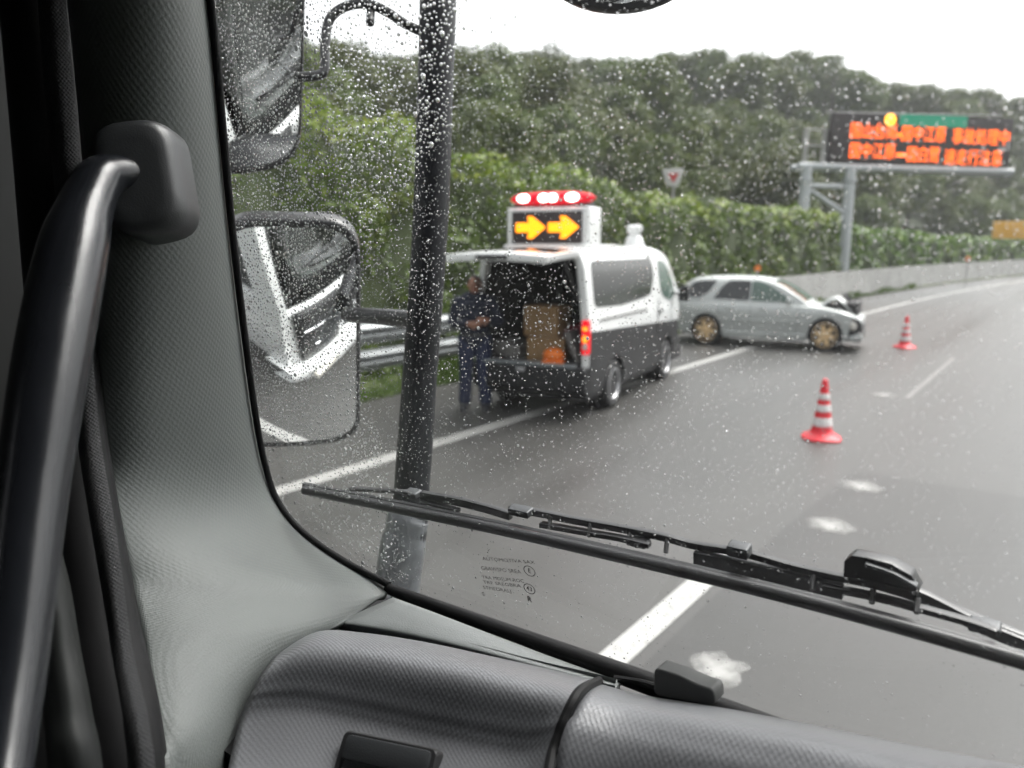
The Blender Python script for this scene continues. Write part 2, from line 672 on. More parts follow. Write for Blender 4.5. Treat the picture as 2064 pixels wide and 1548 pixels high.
M['step_grey'] = pbr('step_plate', (0.20, 0.22, 0.23), 0.4, 0.3)
M['cardboard'] = pbr('cardboard', (0.22, 0.135, 0.062), 0.8, var=0.12, scale=8)
M['orange_cloth'] = pbr('orange_vinyl', (0.75, 0.17, 0.015), 0.6)
M['maroon'] = pbr('dark_red_cloth', (0.12, 0.012, 0.02), 0.8)
M['skin'] = pbr('skin', (0.30, 0.145, 0.095), 0.5, var=0.08, scale=20)
M['hair'] = pbr('black_hair', (0.012, 0.011, 0.011), 0.5, bump=0.4, bscale=200)
M['navy'] = pbr('navy_cloth', (0.010, 0.013, 0.028), 0.85, var=0.2, scale=12, bump=0.3, bscale=40)
M['navy_trouser'] = pbr('navy_trouser_cloth', (0.013, 0.019, 0.048), 0.85, var=0.2, scale=12, bump=0.3, bscale=40)
M['boot'] = pbr('boot_leather', (0.03, 0.03, 0.034), 0.5)
M['eye_white'] = pbr('eye_white', (0.7, 0.68, 0.65), 0.3)
M['lip'] = pbr('lip', (0.32, 0.12, 0.10), 0.5)
M['cone_red'] = pbr('cone_red', (0.62, 0.012, 0.025), 0.42, var=0.08, scale=9)
M['cone_white'] = pbr('cone_white_band', (0.55, 0.53, 0.52), 0.4, var=0.06, scale=15)
M['pillar'] = woven('pillar_trim_plastic', (0.100, 0.109, 0.105), 0.55, 0.0052, 0.30, 0.4, 0.75)
M['dash'] = woven('dashboard_plastic', (0.132, 0.135, 0.143), 0.40, 0.0040, 0.22, 0.6, 0.85)
M['dash_smooth'] = pbr('smooth_dash_plastic', (0.165, 0.175, 0.173), 0.42, var=0.05, scale=8, bump=0.1, bscale=600)
M['cover'] = pbr('handle_cover_plastic', (0.026, 0.028, 0.03), 0.42, var=0.1, scale=15, bump=0.08, bscale=700)
M['handle'] = pbr('polished_black_plastic', (0.010, 0.011, 0.0135), 0.24, var=0.15, scale=20, spec=0.36)
M['door_dark'] = pbr('door_trim_plastic', (0.014, 0.0155, 0.015), 0.6, var=0.15, scale=12, spec=0.25)
M['rubber'] = pbr('grey_rubber', (0.085, 0.087, 0.085), 0.6, var=0.12, scale=40, spec=0.3)
M['seal'] = pbr('black_seal', (0.005, 0.005, 0.0055), 0.7, var=0.2, spec=0.25)
M['belt'] = woven('webbing', (0.006, 0.0065, 0.0075), 0.8, 0.0022, 0.8)
M['cab_lining'] = pbr('cab_lining', (0.05, 0.052, 0.052), 0.8, var=0.1)
M['glass'] = thin_glass('windshield_glass')
M['mirror_black'] = pbr('mirror_housing', (0.022, 0.022, 0.024), 0.38, var=0.2, scale=25)
M['pole_wet'] = pbr('wet_pole_paint', (0.006, 0.0065, 0.008), 0.45, var=0.3, scale=30, col2=(0.012, 0.013, 0.016), detail=8, spec=0.22)
M['sleeve'] = pbr('wet_sleeve', (0.05, 0.053, 0.058), 0.35, var=0.3, scale=45, col2=(0.16, 0.17, 0.18), detail=9)
M['wiper'] = pbr('wiper_metal', (0.014, 0.014, 0.015), 0.35, var=0.2, scale=40)
M['wiper_clip'] = pbr('wiper_clip', (0.05, 0.053, 0.056), 0.4, 0.3)
M['etch'] = pbr('etched_mark', (0.03, 0.029, 0.028), 0.7)
M['grille'] = pbr('grille_black', (0.02, 0.02, 0.021), 0.35, var=0.2)
M['chrome'] = pbr('chrome', (0.75, 0.76, 0.77), 0.12, 1.0, var=0.04)

m_, nt_, N_, L_, b_ = new_mat('mirror_silver')
b_.inputs['Base Color'].default_value = (0.86, 0.88, 0.88, 1)
b_.inputs['Metallic'].default_value = 1.0
nz_ = N_.new('ShaderNodeTexNoise')
nz_.inputs['Scale'].default_value = 6
mr_ = N_.new('ShaderNodeMapRange')
mr_.inputs['To Min'].default_value = 0.0
mr_.inputs['To Max'].default_value = 0.05
L_.new(nz_.outputs['Fac'], mr_.inputs['Value'])
L_.new(mr_.outputs['Result'], b_.inputs['Roughness'])
M['mirror'] = m_

m_, nt_, N_, L_, b_ = new_mat('rain_water')
b_.inputs['Base Color'].default_value = (1, 1, 1, 1)
b_.inputs['Transmission Weight'].default_value = 1.0
b_.inputs['IOR'].default_value = 1.333
b_.inputs['Roughness'].default_value = 0.0
tl_ = N_.new('ShaderNodeBsdfTranslucent')
tl_.inputs['Color'].default_value = (0.9, 0.91, 0.92, 1)
mx_ = N_.new('ShaderNodeMixShader')
mx_.inputs[0].default_value = 0.17
L_.new(b_.outputs[0], mx_.inputs[1])
L_.new(tl_.outputs[0], mx_.inputs[2])
L_.new(mx_.outputs[0], N_['Material Output'].inputs['Surface'])
M['water'] = m_

# ------------------------------------------------------------------ ground, road, markings, hill
EDGE = -5.72                                     # x of the solid line beside the hard shoulder
RAIL = -8.35                                     # x of the guardrail
HEDGE = -9.7                                     # x of the vine-clad wall


def strip(x0, x1, ys, z, nx=1):
    mb = MB()
    secs = []
    for y in ys:
        secs.append([(x0 + (x1 - x0) * i / nx + bend(y), y, z) for i in range(nx + 1)])
    return mb.loft(secs)


def hill_z(x, y):
    off = (EDGE + bend(y)) - x
    if off < 9:
        return -0.02
    h = 0.40 * (off - 9)
    h = 15 * (1 - math.exp(-h / 15)) * 1.25
    return h + 0.5 * math.sin(x * 0.31 + 1.3) * math.cos(y * 0.17) * min(1, (off - 9) / 8)


gm = MB()
n = 24
gm.add([(x, y, -0.03) for y in np.linspace(-80, 420, n) for x in np.linspace(-260, 240, n)],
       [(j * n + i, j * n + i + 1, (j + 1) * n + i + 1, (j + 1) * n + i) for j in range(n - 1) for i in range(n - 1)])
tag(gm.build('ground', M['soil']), 'flat ground under the road and the wooded hill', 'ground', kind='structure')

ysr = list(np.arange(-30, 20, 5)) + list(np.arange(20, 200, 4))
tag(strip(-8.15, 9.5, ysr, 0.0, 4).build('road', M['asphalt']), 'wet dark grey expressway asphalt', 'road', kind='structure')
tag(strip(-10.4, -8.15, ysr, 0.012).build('grass_verge', M['turf']), 'green strip between hard shoulder and vine wall', 'verge', kind='structure')
tag(strip(EDGE - 0.11, EDGE + 0.11, list(np.arange(-30, 20, 2.5)) + list(np.arange(20, 190, 3)), 0.004).build('edge_line', M['line']),
    'solid white line beside the hard shoulder', 'line', kind='structure')
for y0, y1, w, mt in ((-2.6, 5.35, 0.085, 'line'), (32.0, 40.0, 0.05, 'faint'), (52, 60, 0.05, 'faint'), (-22.6, -14.6, 0.085, 'line')):
    tag(strip(-1.84 - w, -1.84 + w, np.linspace(y0, y1, 6), 0.004).build('lane_dash', M[mt]),
        'white broken line between the lanes', 'line', kind='structure')
tag(MB().add([(-1.62, 7.95, 0.004), (-1.70, 5.9, 0.004), (-1.66, 2.0, 0.004), (1.85, 2.0, 0.004), (1.9, 8.1, 0.004)], [(0, 1, 2, 3, 4)]).build('road_patch', M['asphalt_dark']),
    'darker resurfaced patch of asphalt in the near lane', 'asphalt', kind='structure')
tag(strip(-1.93, -1.85, np.linspace(12.4, 17.5, 6), 0.004).build('lane_dash', M['faint']), 'faint worn broken line between the lanes', 'line', kind='structure')


def blotch(cx, cy, rx, ry, seed, rot=0.0):
    r = random.Random(seed)
    mb = MB()
    cx, cy = 0.0, 0.0
    n = 22
    pts = []
    for k in range(n):
        a = 2 * math.pi * k / n
        q = 0.72 + 0.5 * r.random()
        x, y = rx * math.cos(a) * q, ry * math.sin(a) * q
        pts.append((cx + x * math.cos(rot) - y * math.sin(rot), cy + x * math.sin(rot) + y * math.cos(rot), 0.0082))
    mb.add(pts + [(cx, cy, 0.0082)], [(k, (k + 1) % n, n) for k in range(n)])
    return mb


for i, (px, py, rx, ry, rot) in enumerate(((1735, 981, 0.20, 0.27, 0.2), (1672, 1060, 0.17, 0.22, -0.5), (1448, 1350, 0.115, 0.14, 0.6), (1780, 797, 0.26, 0.2, 0.1))):
    g = ground_at(px, py)
    o = blotch(0, 0, rx * 1.35, ry * 1.35, i, rot).build('road_mark', M['smudge'])
    o.location = (g[0], g[1], 0)
    tag(o, 'patch of worn white paint on the lane', 'paint', kind='structure')

hm = MB()
offs = [7.5, 8.6, 9.5, 11, 13, 16, 20, 25, 31, 38, 47, 58, 72, 90, 120, 170]
yh = list(np.arange(-40, 300, 7))
hm.loft([[(EDGE + bend(y) - o, y, hill_z(EDGE + bend(y) - o, y) - (0.6 if o < 9 else 0)) for o in offs] for y in yh])
tag(hm.build('hill', M['forest_floor']), 'wooded hillside rising beside the expressway', 'hill', kind='structure')


# ------------------------------------------------------------------ foliage
def leaves(P, Nn, size, rng, aspect=0.6, fold=0.25, jitter=0.6):
    """leaf-sized four-cornered faces at points P facing roughly along Nn"""
    n = len(P)
    nn = Nn + rng.normal(0, jitter, (n, 3))
    nn /= np.linalg.norm(nn, axis=1)[:, None] + 1e-9
    a = np.cross(nn, rng.normal(0, 1, (n, 3)))
    a /= np.linalg.norm(a, axis=1)[:, None] + 1e-9
    b = np.cross(nn, a)
    s = (size * rng.uniform(0.6, 1.35, n))[:, None]
    v = np.empty((n, 4, 3))
    v[:, 0] = P - a * s * 0.5
    v[:, 1] = P + b * s * aspect * 0.5 + nn * s * fold * 0.3 - a * s * 0.08
    v[:, 2] = P + a * s * 0.5 - nn * s * fold * 0.3
    v[:, 3] = P - b * s * aspect * 0.5 + nn * s * fold * 0.3 - a * s * 0.08
    return v.reshape(-1, 3)


def leaf_object(name, V, mat, parent=None):
    n = len(V) // 4
    me = bpy.data.meshes.new(name)
    me.vertices.add(len(V))
    me.vertices.foreach_set('co', V.astype(np.float32).ravel())
    me.loops.add(4 * n)
    me.loops.foreach_set('vertex_index', np.arange(4 * n, dtype=np.int32))
    me.polygons.add(n)
    me.polygons.foreach_set('loop_start', np.arange(0, 4 * n, 4, dtype=np.int32))
    me.polygons.foreach_set('loop_total', np.full(n, 4, dtype=np.int32))
    me.update(calc_edges=True)
    me.materials.append(mat)
    o = bpy.data.objects.new(name, me)
    COL.objects.link(o)
    if parent is not None:
        o.parent = parent
    return o


def crown(rng, clumps, per, leaf):
    out = []
    for (cx, cy, cz, r) in clumps:
        k = int(per * r * r)
        d = rng.normal(0, 1, (k, 3))
        d /= np.linalg.norm(d, axis=1)[:, None]
        d[:, 2] = np.where(d[:, 2] < -0.25, -d[:, 2], d[:, 2])
        rad = r * rng.uniform(0.45, 1.22, k) * (1 + 0.18 * np.sin(5 * d[:, 0] + 3 * cx) * np.cos(4 * d[:, 2] + cy))
        P = np.array([cx, cy, cz]) + d * rad[:, None] * np.array([1, 1, 0.78])
        out.append(leaves(P, d * 0.9 + np.array([0, 0, 0.5]), leaf, rng))
    return np.vstack(out)


def make_tree(name, label, seed, h, w, nclump, per, leaf, mat, group, spire=0.0):
    rng = np.random.default_rng(seed)
    t = empty(name, (0, 0, 0))
    tag(t, label, 'tree', group)
    mb = MB()
    lean = rng.normal(0, 0.25, 2)
    mb.tube([(0, 0, -0.6), (0.05, 0, h * 0.2), (lean[0] * 0.5, lean[1] * 0.5, h * 0.5), (lean[0], lean[1], h * 0.86)],
            [0.20, 0.16, 0.11, 0.03], 8, 3)
    cl = []
    for i in range(nclump):
        u = (i + 0.5) / nclump
        z = h * (0.26 + 0.66 * u)
        ring = w * math.sin(math.pi * (0.16 + 0.80 * u)) ** 0.8 * (1 - spire * u)
        a = i * 2.399 + rng.uniform(-0.4, 0.4)
        rr = ring * rng.uniform(0.35, 0.95)
        cl.append((rr * math.cos(a), rr * math.sin(a), z, rng.uniform(0.75, 1.3) * w * 0.38))
    for c in cl[::2]:
        z0 = c[2] * 0.72
        mb.tube([(0, 0, z0), (c[0] * 0.5, c[1] * 0.5, (z0 + c[2]) / 2), (c[0] * 0.95, c[1] * 0.95, c[2])], [0.07, 0.05, 0.02], 5, 2)
    mb.build('trunk', M['bark'], t)
    leaf_object('crown', crown(rng, cl, per, leaf), mat, t)
    return t


WOOD = 'trees of the wood on the hillside'
protos = [
    make_tree('broadleaf_tree', 'rounded dark green broadleaf tree in the blurred wood on the hillside', 11, 10, 3.6, 22, 190, 0.36, M['tree_leaf'], WOOD),
    make_tree('broadleaf_tree', 'rounded dark green broadleaf tree in the blurred wood on the hillside', 12, 9, 4.2, 24, 170, 0.38, M['tree_leaf'], WOOD),
    make_tree('broadleaf_tree', 'rounded dark green broadleaf tree in the blurred wood on the hillside', 13, 11, 3.2, 22, 200, 0.34, M['tree_leaf'], WOOD, 0.3),
    make_tree('broadleaf_tree', 'rounded dark green broadleaf tree in the blurred wood on the hillside', 14, 8.5, 3.9, 20, 180, 0.36, M['tree_leaf'], WOOD),
]
PH = [10.2, 9.2, 11.2, 8.7]
SKY = np.array([(300, 120), (620, 116), (850, 118), (930, 112), (1000, 104), (1090, 112), (1160, 112), (1240, 124), (1290, 122), (1350, 106), (1450, 112),
                (1550, 122), (1620, 112), (1700, 128), (1750, 146), (1830, 172), (1950, 188), (2064, 196), (2300, 205)], float)


def put_tree(k, x, y, z, s, rz, first):
    o = protos[k] if first[k] else copy_tree(protos[k])
    first[k] = False
    o.location = (x, y, z)
    o.scale = (s, s, s * random.uniform(0.92, 1.08))
    o.rotation_euler = (0, 0, rz)
    return o


random.seed(5)
first = [True] * 4
spots = []
tries = 0
while len(spots) < 200 and tries < 14000:
    tries += 1
    y = random.uniform(2, 170)
    off = random.uniform(11.5, 62)
    x = EDGE + bend(y) - off
    px, py, d = project((x, y, 3))
    if d < 22 or px < 330 or px > 2170:
        continue
    z = hill_z(x, y)
    k = random.randrange(4)
    gap = 2.7 + 0.010 * d
    if any((x - a) ** 2 + (y - b) ** 2 < gap * gap for a, b in spots):
        continue
    top = EYE + (494 - (np.interp(px, SKY[:, 0], SKY[:, 1]) + random.uniform(-6, 26))) / 1550 * d
    s = random.uniform(0.62, 0.90)
    if off < 17:
        s *= 0.8
    hmax = (top - z) / PH[k]
    if hmax < 0.42:
        continue
    s = min(s, hmax)
    spots.append((x, y))
    put_tree(k, x, y, z - 0.2, s, random.uniform(0, 6.28), first)
# the crest that makes the skyline
for i, px in enumerate(np.arange(340, 2200, 31)):
    px = px + random.uniform(-14, 14)
    d = 74 + 18 * random.random() + max(0, (px - 1500)) * 0.05
    py = np.interp(px, SKY[:, 0], SKY[:, 1]) + random.uniform(-4, 9)
    p = at(px, py, d)
    k = i % 4
    s = random.uniform(0.62, 0.9)
    put_tree(k, p[0], p[1], p[2] - PH[k] * s, s, random.uniform(0, 6.28), first)
for i, px in enumerate(np.arange(330, 2200, 62)):   # a second rank behind, closing the gaps
    d = 100 + 14 * random.random()
    p = at(px, np.interp(px, SKY[:, 0], SKY[:, 1]) + random.uniform(14, 34), d)
    k = (i * 3 + 1) % 4
    s = random.uniform(0.9, 1.15)
    put_tree(k, p[0], p[1], p[2] - PH[k] * s, s, random.uniform(0, 6.28), first)
sp = [
    (make_tree('sparse_tree', 'thin airy tree standing tallest on the skyline above the light bar', 31, 9, 2.6, 26, 42, 0.30, M['sparse_leaf'], None), 1118, 74, 80, 0.95),
    (make_tree('sparse_tree', 'thin airy tree on the skyline left of the large electronic sign', 32, 8, 2.2, 20, 46, 0.30, M['sparse_leaf'], None), 1684, 104, 84, 0.8),
    (make_tree('sparse_tree', 'thin airy tree on the skyline midway between the light bar and the large sign', 33, 7, 1.9, 16, 46, 0.3, M['sparse_leaf'], None), 1405, 92, 82, 0.8),
]
for (o, px, py, d, s), hh in zip(sp, (9.3, 8.3, 7.3)):
    p = at(px, py, d)
    o.location = (p[0], p[1], p[2] - hh * s)
    o.scale = (s, s, s)


def vine_wall(name, label, y0, y1, x0, ht, leaf_scale, density, tops, seed, mat_side, mat_top):
    """an embankment wall buried under climbing vines: tangled core, side leaves, mounded top"""
    rng = np.random.default_rng(seed)
    r = random.Random(seed)
    t = empty(name, (x0 + bend(y0), y0, 0))
    core = MB()
    secs = []
    ys = np.arange(y0, y1 + 0.1, 0.7)
    bumps = rng.normal(0, 1, (len(ys), 4))
    for i, y in enumerate(ys):
        h = ht(y) + 0.16 * bumps[i, 0]
        x = x0 + bend(y)
        secs.append([(x + 0.15 - x0 - bend(y0), y - y0, 0), (x + 0.12 + 0.10 * bumps[i, 1] - x0 - bend(y0), y - y0, h * 0.35),
                     (x + 0.05 + 0.12 * bumps[i, 2] - x0 - bend(y0), y - y0, h * 0.75), (x - 0.25 - x0 - bend(y0), y - y0, h), (x - 1.2 - x0 - bend(y0), y - y0, h * 0.98),
                     (x - 1.7 - x0 - bend(y0), y - y0, h * 0.4), (x - 1.7 - x0 - bend(y0), y - y0, 0)])
    core.loft(secs).build('tangle', M['vine_base'], t)
    side, top = [], []
    for i in range(len(ys) - 1):
        y = ys[i]
        dist = max(8.0, math.hypot(x0 + bend(y), y))
        sz = leaf_scale * (0.055 + 0.0045 * dist)
        h = ht(y)
        k = int(density * 2.6 * 0.7 * h / (sz * sz))
        u = rng.uniform(0, 1, k)
        yy = y + 0.7 * rng.uniform(0, 1, k)
        zz = h * rng.uniform(0.0, 1.03, k)
        lump = 0.16 * np.sin(yy * 1.7 + 2.3 * np.sin(zz * 1.3)) + 0.12 * np.sin(zz * 3.1 + yy * 2.9)
        keep = rng.uniform(0, 1, k) < 0.80 + 1.4 * lump
        b = np.array([bend(q) for q in yy]) - bend(y0)
        P = np.stack([b + 0.16 + lump + rng.uniform(-0.1, 0.16, k), yy - y0, zz], 1)[keep]
        N = np.tile(np.array([0.75, -0.25, 0.55]), (len(P), 1))
        side.append(leaves(P, N, sz, rng, 0.8, 0.3, 0.55))
        k2 = int(density * 1.8 * 0.7 * 1.5 / (sz * sz))
        yy = y + 0.7 * rng.uniform(0, 1, k2)
        xx = rng.uniform(-1.3, 0.42, k2)
        b = np.array([bend(q) for q in yy]) - bend(y0)
        hh = np.array([ht(q) for q in yy])
        md = tops * (0.5 + 0.5 * np.sin(yy * 0.9 + 1.7 * np.sin(yy * 0.37)) * np.cos(xx * 1.5)) + tops * 0.4 * np.sin(yy * 2.6 + xx * 2)
        P = np.stack([b + xx, yy - y0, hh + md * rng.uniform(0.55, 1.0, k2) - np.where(xx > 0.1, (xx - 0.1) * 1.6, 0)], 1)
        top.append(leaves(P, np.tile(np.array([0.25, -0.1, 1.0]), (k2, 1)), sz * 1.05, rng, 0.8, 0.3, 0.5))
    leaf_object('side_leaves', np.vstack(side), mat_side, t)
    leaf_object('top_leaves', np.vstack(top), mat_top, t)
    tag(t, label, 'hedge')
    return t


def near_h(y):
    return float(np.interp(y, [0, 8, 10, 13, 16, 19, 22, 30, 40, 46], [4.3, 4.1, 3.75, 3.75, 3.55, 3.3, 3.35, 3.35, 3.3, 3.1])) + 0.1 * math.sin(y * 0.8) + 0.07 * math.sin(y * 2.1)


def far_h(y):
    return float(np.interp(y, [38, 46, 65], [3.35, 3.1, 2.65])) + 0.10 * math.sin(y * 0.5)


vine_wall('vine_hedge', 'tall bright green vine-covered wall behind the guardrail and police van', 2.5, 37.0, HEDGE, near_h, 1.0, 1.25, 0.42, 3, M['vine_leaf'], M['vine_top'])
vine_wall('vine_hedge', 'low trimmed dark green hedge running along the curve behind the sign gantry', 38.2, 150.0, HEDGE - 1.5, far_h, 1.15, 1.1, 0.15, 4, M['vine_leaf'], M['vine_leaf'])

# grass along the foot of the guardrail
rng = np.random.default_rng(8)
nb = 26000
yy = rng.uniform(2, 45, nb) ** 1.0
xx = np.where(rng.uniform(0, 1, nb) < 0.6, rng.uniform(-9.6, -8.2, nb), rng.uniform(-8.5, -8.1, nb))
bb = np.array([bend(q) for q in yy])
hgt = rng.uniform(0.06, 0.24, nb) * (1 + 0.5 * np.sin(yy * 1.3))
tip = np.stack([xx + bb + rng.normal(0, 0.07, nb), yy + rng.normal(0, 0.07, nb), hgt], 1)
base = np.stack([xx + bb, yy, np.zeros(nb)], 1)
ang = rng.uniform(0, 6.28, nb)
side = np.stack([np.cos(ang), np.sin(ang), np.zeros(nb)], 1) * 0.013
V = np.stack([base - side, base + side, tip + side * 0.3, tip - side * 0.3], 1).reshape(-1, 3)
tag(leaf_object('grass', V, M['blade']), 'rough green grass along the foot of the guardrail', 'grass', kind='stuff')

# ------------------------------------------------------------------ rainy air
mb = MB()
mb.box((-10, 170, 20.5), (504, 504, 43.0))
hz = mb.build('haze', None, smooth=False)
m_ = bpy.data.materials.new('rain_haze')
m_.use_nodes = True
N_, L_ = m_.node_tree.nodes, m_.node_tree.links
N_.remove(N_['Principled BSDF'])
pv = N_.new('ShaderNodeVolumePrincipled')
pv.inputs['Color'].default_value = (0.93, 0.95, 0.96, 1)
pv.inputs['Density'].default_value = 0.0009
pv.inputs['Anisotropy'].default_value = 0.0
L_.new(pv.outputs[0], N_['Material Output'].inputs['Volume'])
hz.data.materials.append(m_)
tag(hz, 'pale rain haze over the expressway', 'haze', kind='stuff')

# ------------------------------------------------------------------ guardrail, delineators, gantry, signs
def w_profile(z0, h=0.31, d=0.075):
    """the W of a pressed steel beam: (sideways, height)"""
    pts = []
    for u, q in ((0, 0.15), (0.05, 0.0), (0.12, 0.15), (0.27, 1.0), (0.36, 1.0), (0.46, 0.15), (0.54, 0.15), (0.64, 1.0), (0.73, 1.0), (0.88, 0.15), (0.95, 0.0), (1, 0.15)):
        pts.append((d * q, z0 + h * u))
    return pts


gr = empty('guardrail', (RAIL, 2.0, 0))
tag(gr, 'double-beam corrugated steel guardrail beside the hard shoulder', 'guardrail')
yrail = list(np.arange(2.0, 24, 2)) + list(np.arange(24, 152, 2.0))
for z0 in (0.40, 0.80):
    mb = MB()
    secs = []
    for y in yrail:
        s = w_profile(z0)
        ring = [(RAIL + bend(y) + dx, y, z) for dx, z in s] + [(RAIL + bend(y) + dx - 0.006, y, z) for dx, z in s[::-1]]
        secs.append(ring)
    mb.loft(secs, closed=True, caps=True)
    mb.build('beam', M['galv'], gr, off=(RAIL, 2.0, 0), sharp=25)
pm = None
for i, y in enumerate(np.arange(3.0, 150, 4.0)):
    if pm is None:
        mb = MB()
        mb.lathe([(0.057, -0.3), (0.057, 1.14), (0.05, 1.16)], 14)
        mb.box((0.05, 0, 0.55), (0.05, 0.09, 0.2))
        mb.box((0.05, 0, 0.95), (0.05, 0.09, 0.2))
        pm = mb.build('post', M['galv'], gr)
        o = pm
    else:
        o = pm.copy()
        COL.objects.link(o)
    o.location = (bend(y) - 0.085, y - 2.0, 0)
# dull weathered panel section further on, above the kerb strip
pan = MB()
secs = []
for y in np.arange(25.0, 150, 2.0):
    x = RAIL + bend(y)
    secs.append([(x + 0.085, y, 0.10), (x + 0.11, y, 0.10), (x + 0.10, y, 1.16), (x + 0.085, y, 1.16)])
pan.loft(secs, closed=True, caps=True)
pan.build('barrier_panel', M['galv_old'], gr, off=(RAIL, 2.0, 0))


def delineator(px, py, t, label, ring):
    p = at(px, py, t)
    o = empty('delineator', (p[0], p[1], 0))
    tag(o, label, 'reflector', 'round orange delineators on the guardrail')
    mb = MB()
    mb.lathe([(0.03, 0.0), (0.03, p[2] - 0.07)], 10)
    mb.build('post', M['galv_old'], o)
    R = frame((0, 0, p[2]), (math.cos(0.5), math.sin(0.5), 0), (0, 0, 1))
    mb = MB()
    r = 0.115
    mb.lathe([(r * 1.12, -0.03), (r * 1.12, 0.012), (r * 1.02, 0.02), (r, 0.014)], 24, R)
    mb.build('rim', M['reflector'] if ring else M['trim'], o)
    mb = MB()
    mb.lathe([(r * (0.45 if ring else 0.96), 0.015), (r * (0.45 if ring else 0.9), 0.024)], 24, R)
    mb.build('lens', M['trim'] if ring else M['reflector'], o)
    return o


delineator(1527, 541, 26.0, 'round solid orange reflector above the silver wagon roof', False)
delineator(1951, 522, 43.0, 'round orange reflector with dark centre far along the guardrail', True)

# the gantry with the electronic message board
gl = at(1612, 333, 36.0)
gr_ = at(2040, 345, 36.9)
GK = 0.8
gx = Vector((gr_ - gl)).normalized()                        # along the beam, slightly drooping as in the photo
gn = Vector((gx.y, -gx.x, 0)).normalized()                  # towards the drivers
G = empty('sign_gantry', (gl[0], gl[1], 0))
tag(G, 'grey steel gantry carrying a lit electronic message board over the curve', 'road sign')
GO = (gl[0], gl[1], 0)
zb = gl[2]
L_beam = (Vector(gr_) - Vector(gl)).length


def gp(u, v, w=0.0):
    """u along the beam from its left end, v above the beam, w towards the drivers"""
    p = Vector(gl) + gx * (u * GK) + Vector((0, 0, v * GK)) + gn * (w * GK)
    return p


mb = MB()
mb.tube([gp(-0.1, -0.05), gp(L_beam / GK, -0.05)], GK * 0.21, 16)
mb.tube([gp(-0.1, -0.05, -0.9), gp(L_beam / GK, -0.05, -0.9)], GK * 0.18, 12)
for u in np.linspace(0.6, L_beam / GK - 0.4, 6):
    mb.tube([gp(u, -0.05), gp(u, -0.05, -0.9)], GK * 0.07, 8)
mb.build('beam', M['gantry_grey'], G, off=GO)
for u in (0.42, 3.12):
    mb = MB()
    b = gp(u, 0)
    mb.tube([(b.x, b.y, -0.3), (b.x, b.y, zb - 0.9 * GK)], GK * 0.30, 18)
    mb.tube([(b.x, b.y, zb - 0.92 * GK), (b.x, b.y, zb - 0.8 * GK)], GK * 0.40, 18)
    mb.tube([(b.x, b.y, zb - 0.8 * GK), (b.x, b.y, zb - 0.1 * GK)], GK * 0.31, 18)
    mb.build('post', M['gantry_grey'], G, off=GO)
for (u0, v0, u1, v1, r) in ((0.42, -1.15, 3.12, -1.15, 0.15), (0.55, -1.3, 3.0, -2.75, 0.14), (3.0, -2.9, 0.55, -4.4, 0.14), (0.55, -4.5, 3.0, -6.0, 0.14)):
    mb = MB()
    mb.tube([gp(u0, v0), gp(u1, v1)], r * GK, 10)
    mb.build('brace', M['gantry_grey'], G, off=GO)
for u in (0.5, 1.65):
    mb = MB()
    mb.tube([gp(u, 0.1, -0.5), gp(u, 2.1, -0.5)], GK * 0.16, 8)
    mb.build('upright', M['galv_old'], G, off=GO)
mb = MB()
mb.tube([gp(0.4, 2.1, -0.5), gp(2.4, 2.1, -0.5)], GK * 0.05, 8)
mb.tube([gp(0.4, 1.2, -0.5), gp(2.4, 1.2, -0.5)], GK * 0.05, 8)
mb.build('handrail', M['galv_old'], G, off=GO)
pu0, pu1 = 1.78, L_beam / GK - 0.28
pv0, pv1 = 0.22, 3.02
PW, PHt = (pu1 - pu0) * GK, (pv1 - pv0) * GK
PM = frame(gp(pu0, pv0, 0.05), gx, (0, 0, 1))
mb = MB()
mb.prism([(0, 0), (PW, 0), (PW, PHt), (0, PHt)], frame(gp(pu0, pv0, -0.5), gx, (0, 0, 1)), 0.545 * GK)
board = mb.build('message_board', M['panel_dark'], G, off=GO, bevel=0.03)
mb = MB()
mb.tube([gp(pu0 - 0.3, pv1 + 0.02, -0.2), gp(pu0 + 6.0, pv1 + 0.10, -0.2), gp(pu1 - 0.6, pv1 + 0.16, -0.2)], 0.035, 8)
mb.build('top_rail', M['galv_old'], board, off=GO)


def on_board(px0, px1, py):
    """board coordinates (u, v) of photo measurements"""
    u = lambda x: (x - 1670) / 375.0 * PW
    v = lambda y: (325 - y) / 97.0 * PHt
    return u(px0), u(px1), v(py)


for txt, x0, x1, y in (('国山台南', 1706, 1803, 265), ('国中江原', 1812, 1905, 268), ('事故処理中', 1917, 2040, 270),
                       ('国中江原', 1708, 1804, 304), ('国白鷺', 1828, 1896, 308), ('速走行注意', 1905, 2030, 311)):
    u0, u1, v = on_board(x0, x1, y)
    v += (x0 + x1 - 3740) / 2 * 0.00036 * 0
    vv, ff = text_mesh(txt, 0.98 * GK, PM @ Matrix.Translation(((u0 + u1) / 2, v + 0.02, 0.0)), 0.010, -0.006, width=(u1 - u0) * 0.97)
    mb = MB()
    mb.add(vv, ff)
    mb.build('led_text', M['led'], board, off=GO, smooth=False, fix=False)
for x0, x1, y in ((1803, 1813, 268), (1806, 1826, 307)):
    mb = MB()
    u0, u1, v = on_board(x0, x1, y)
    mb.prism([(u0, v - 0.08), (u1, v - 0.08), (u1, v + 0.08), (u0, v + 0.08)], PM, 0.02)
    mb.build('led_dash', M['led'], board, off=GO, smooth=False)
u0, u1, v = on_board(1772, 1800, 239)
mb = MB()
mb.lathe([(0.26, 0.0), (0.26, 0.04), (0.20, 0.08), (0.0, 0.09)], 24, PM @ Matrix.Translation(((u0 + u1) / 2, v, 0)), caps=False)
mb.build('amber_lamp', M['lamp_amber'], board, off=GO)
u0, u1, v = on_board(1805, 1945, 239)
mb = MB()
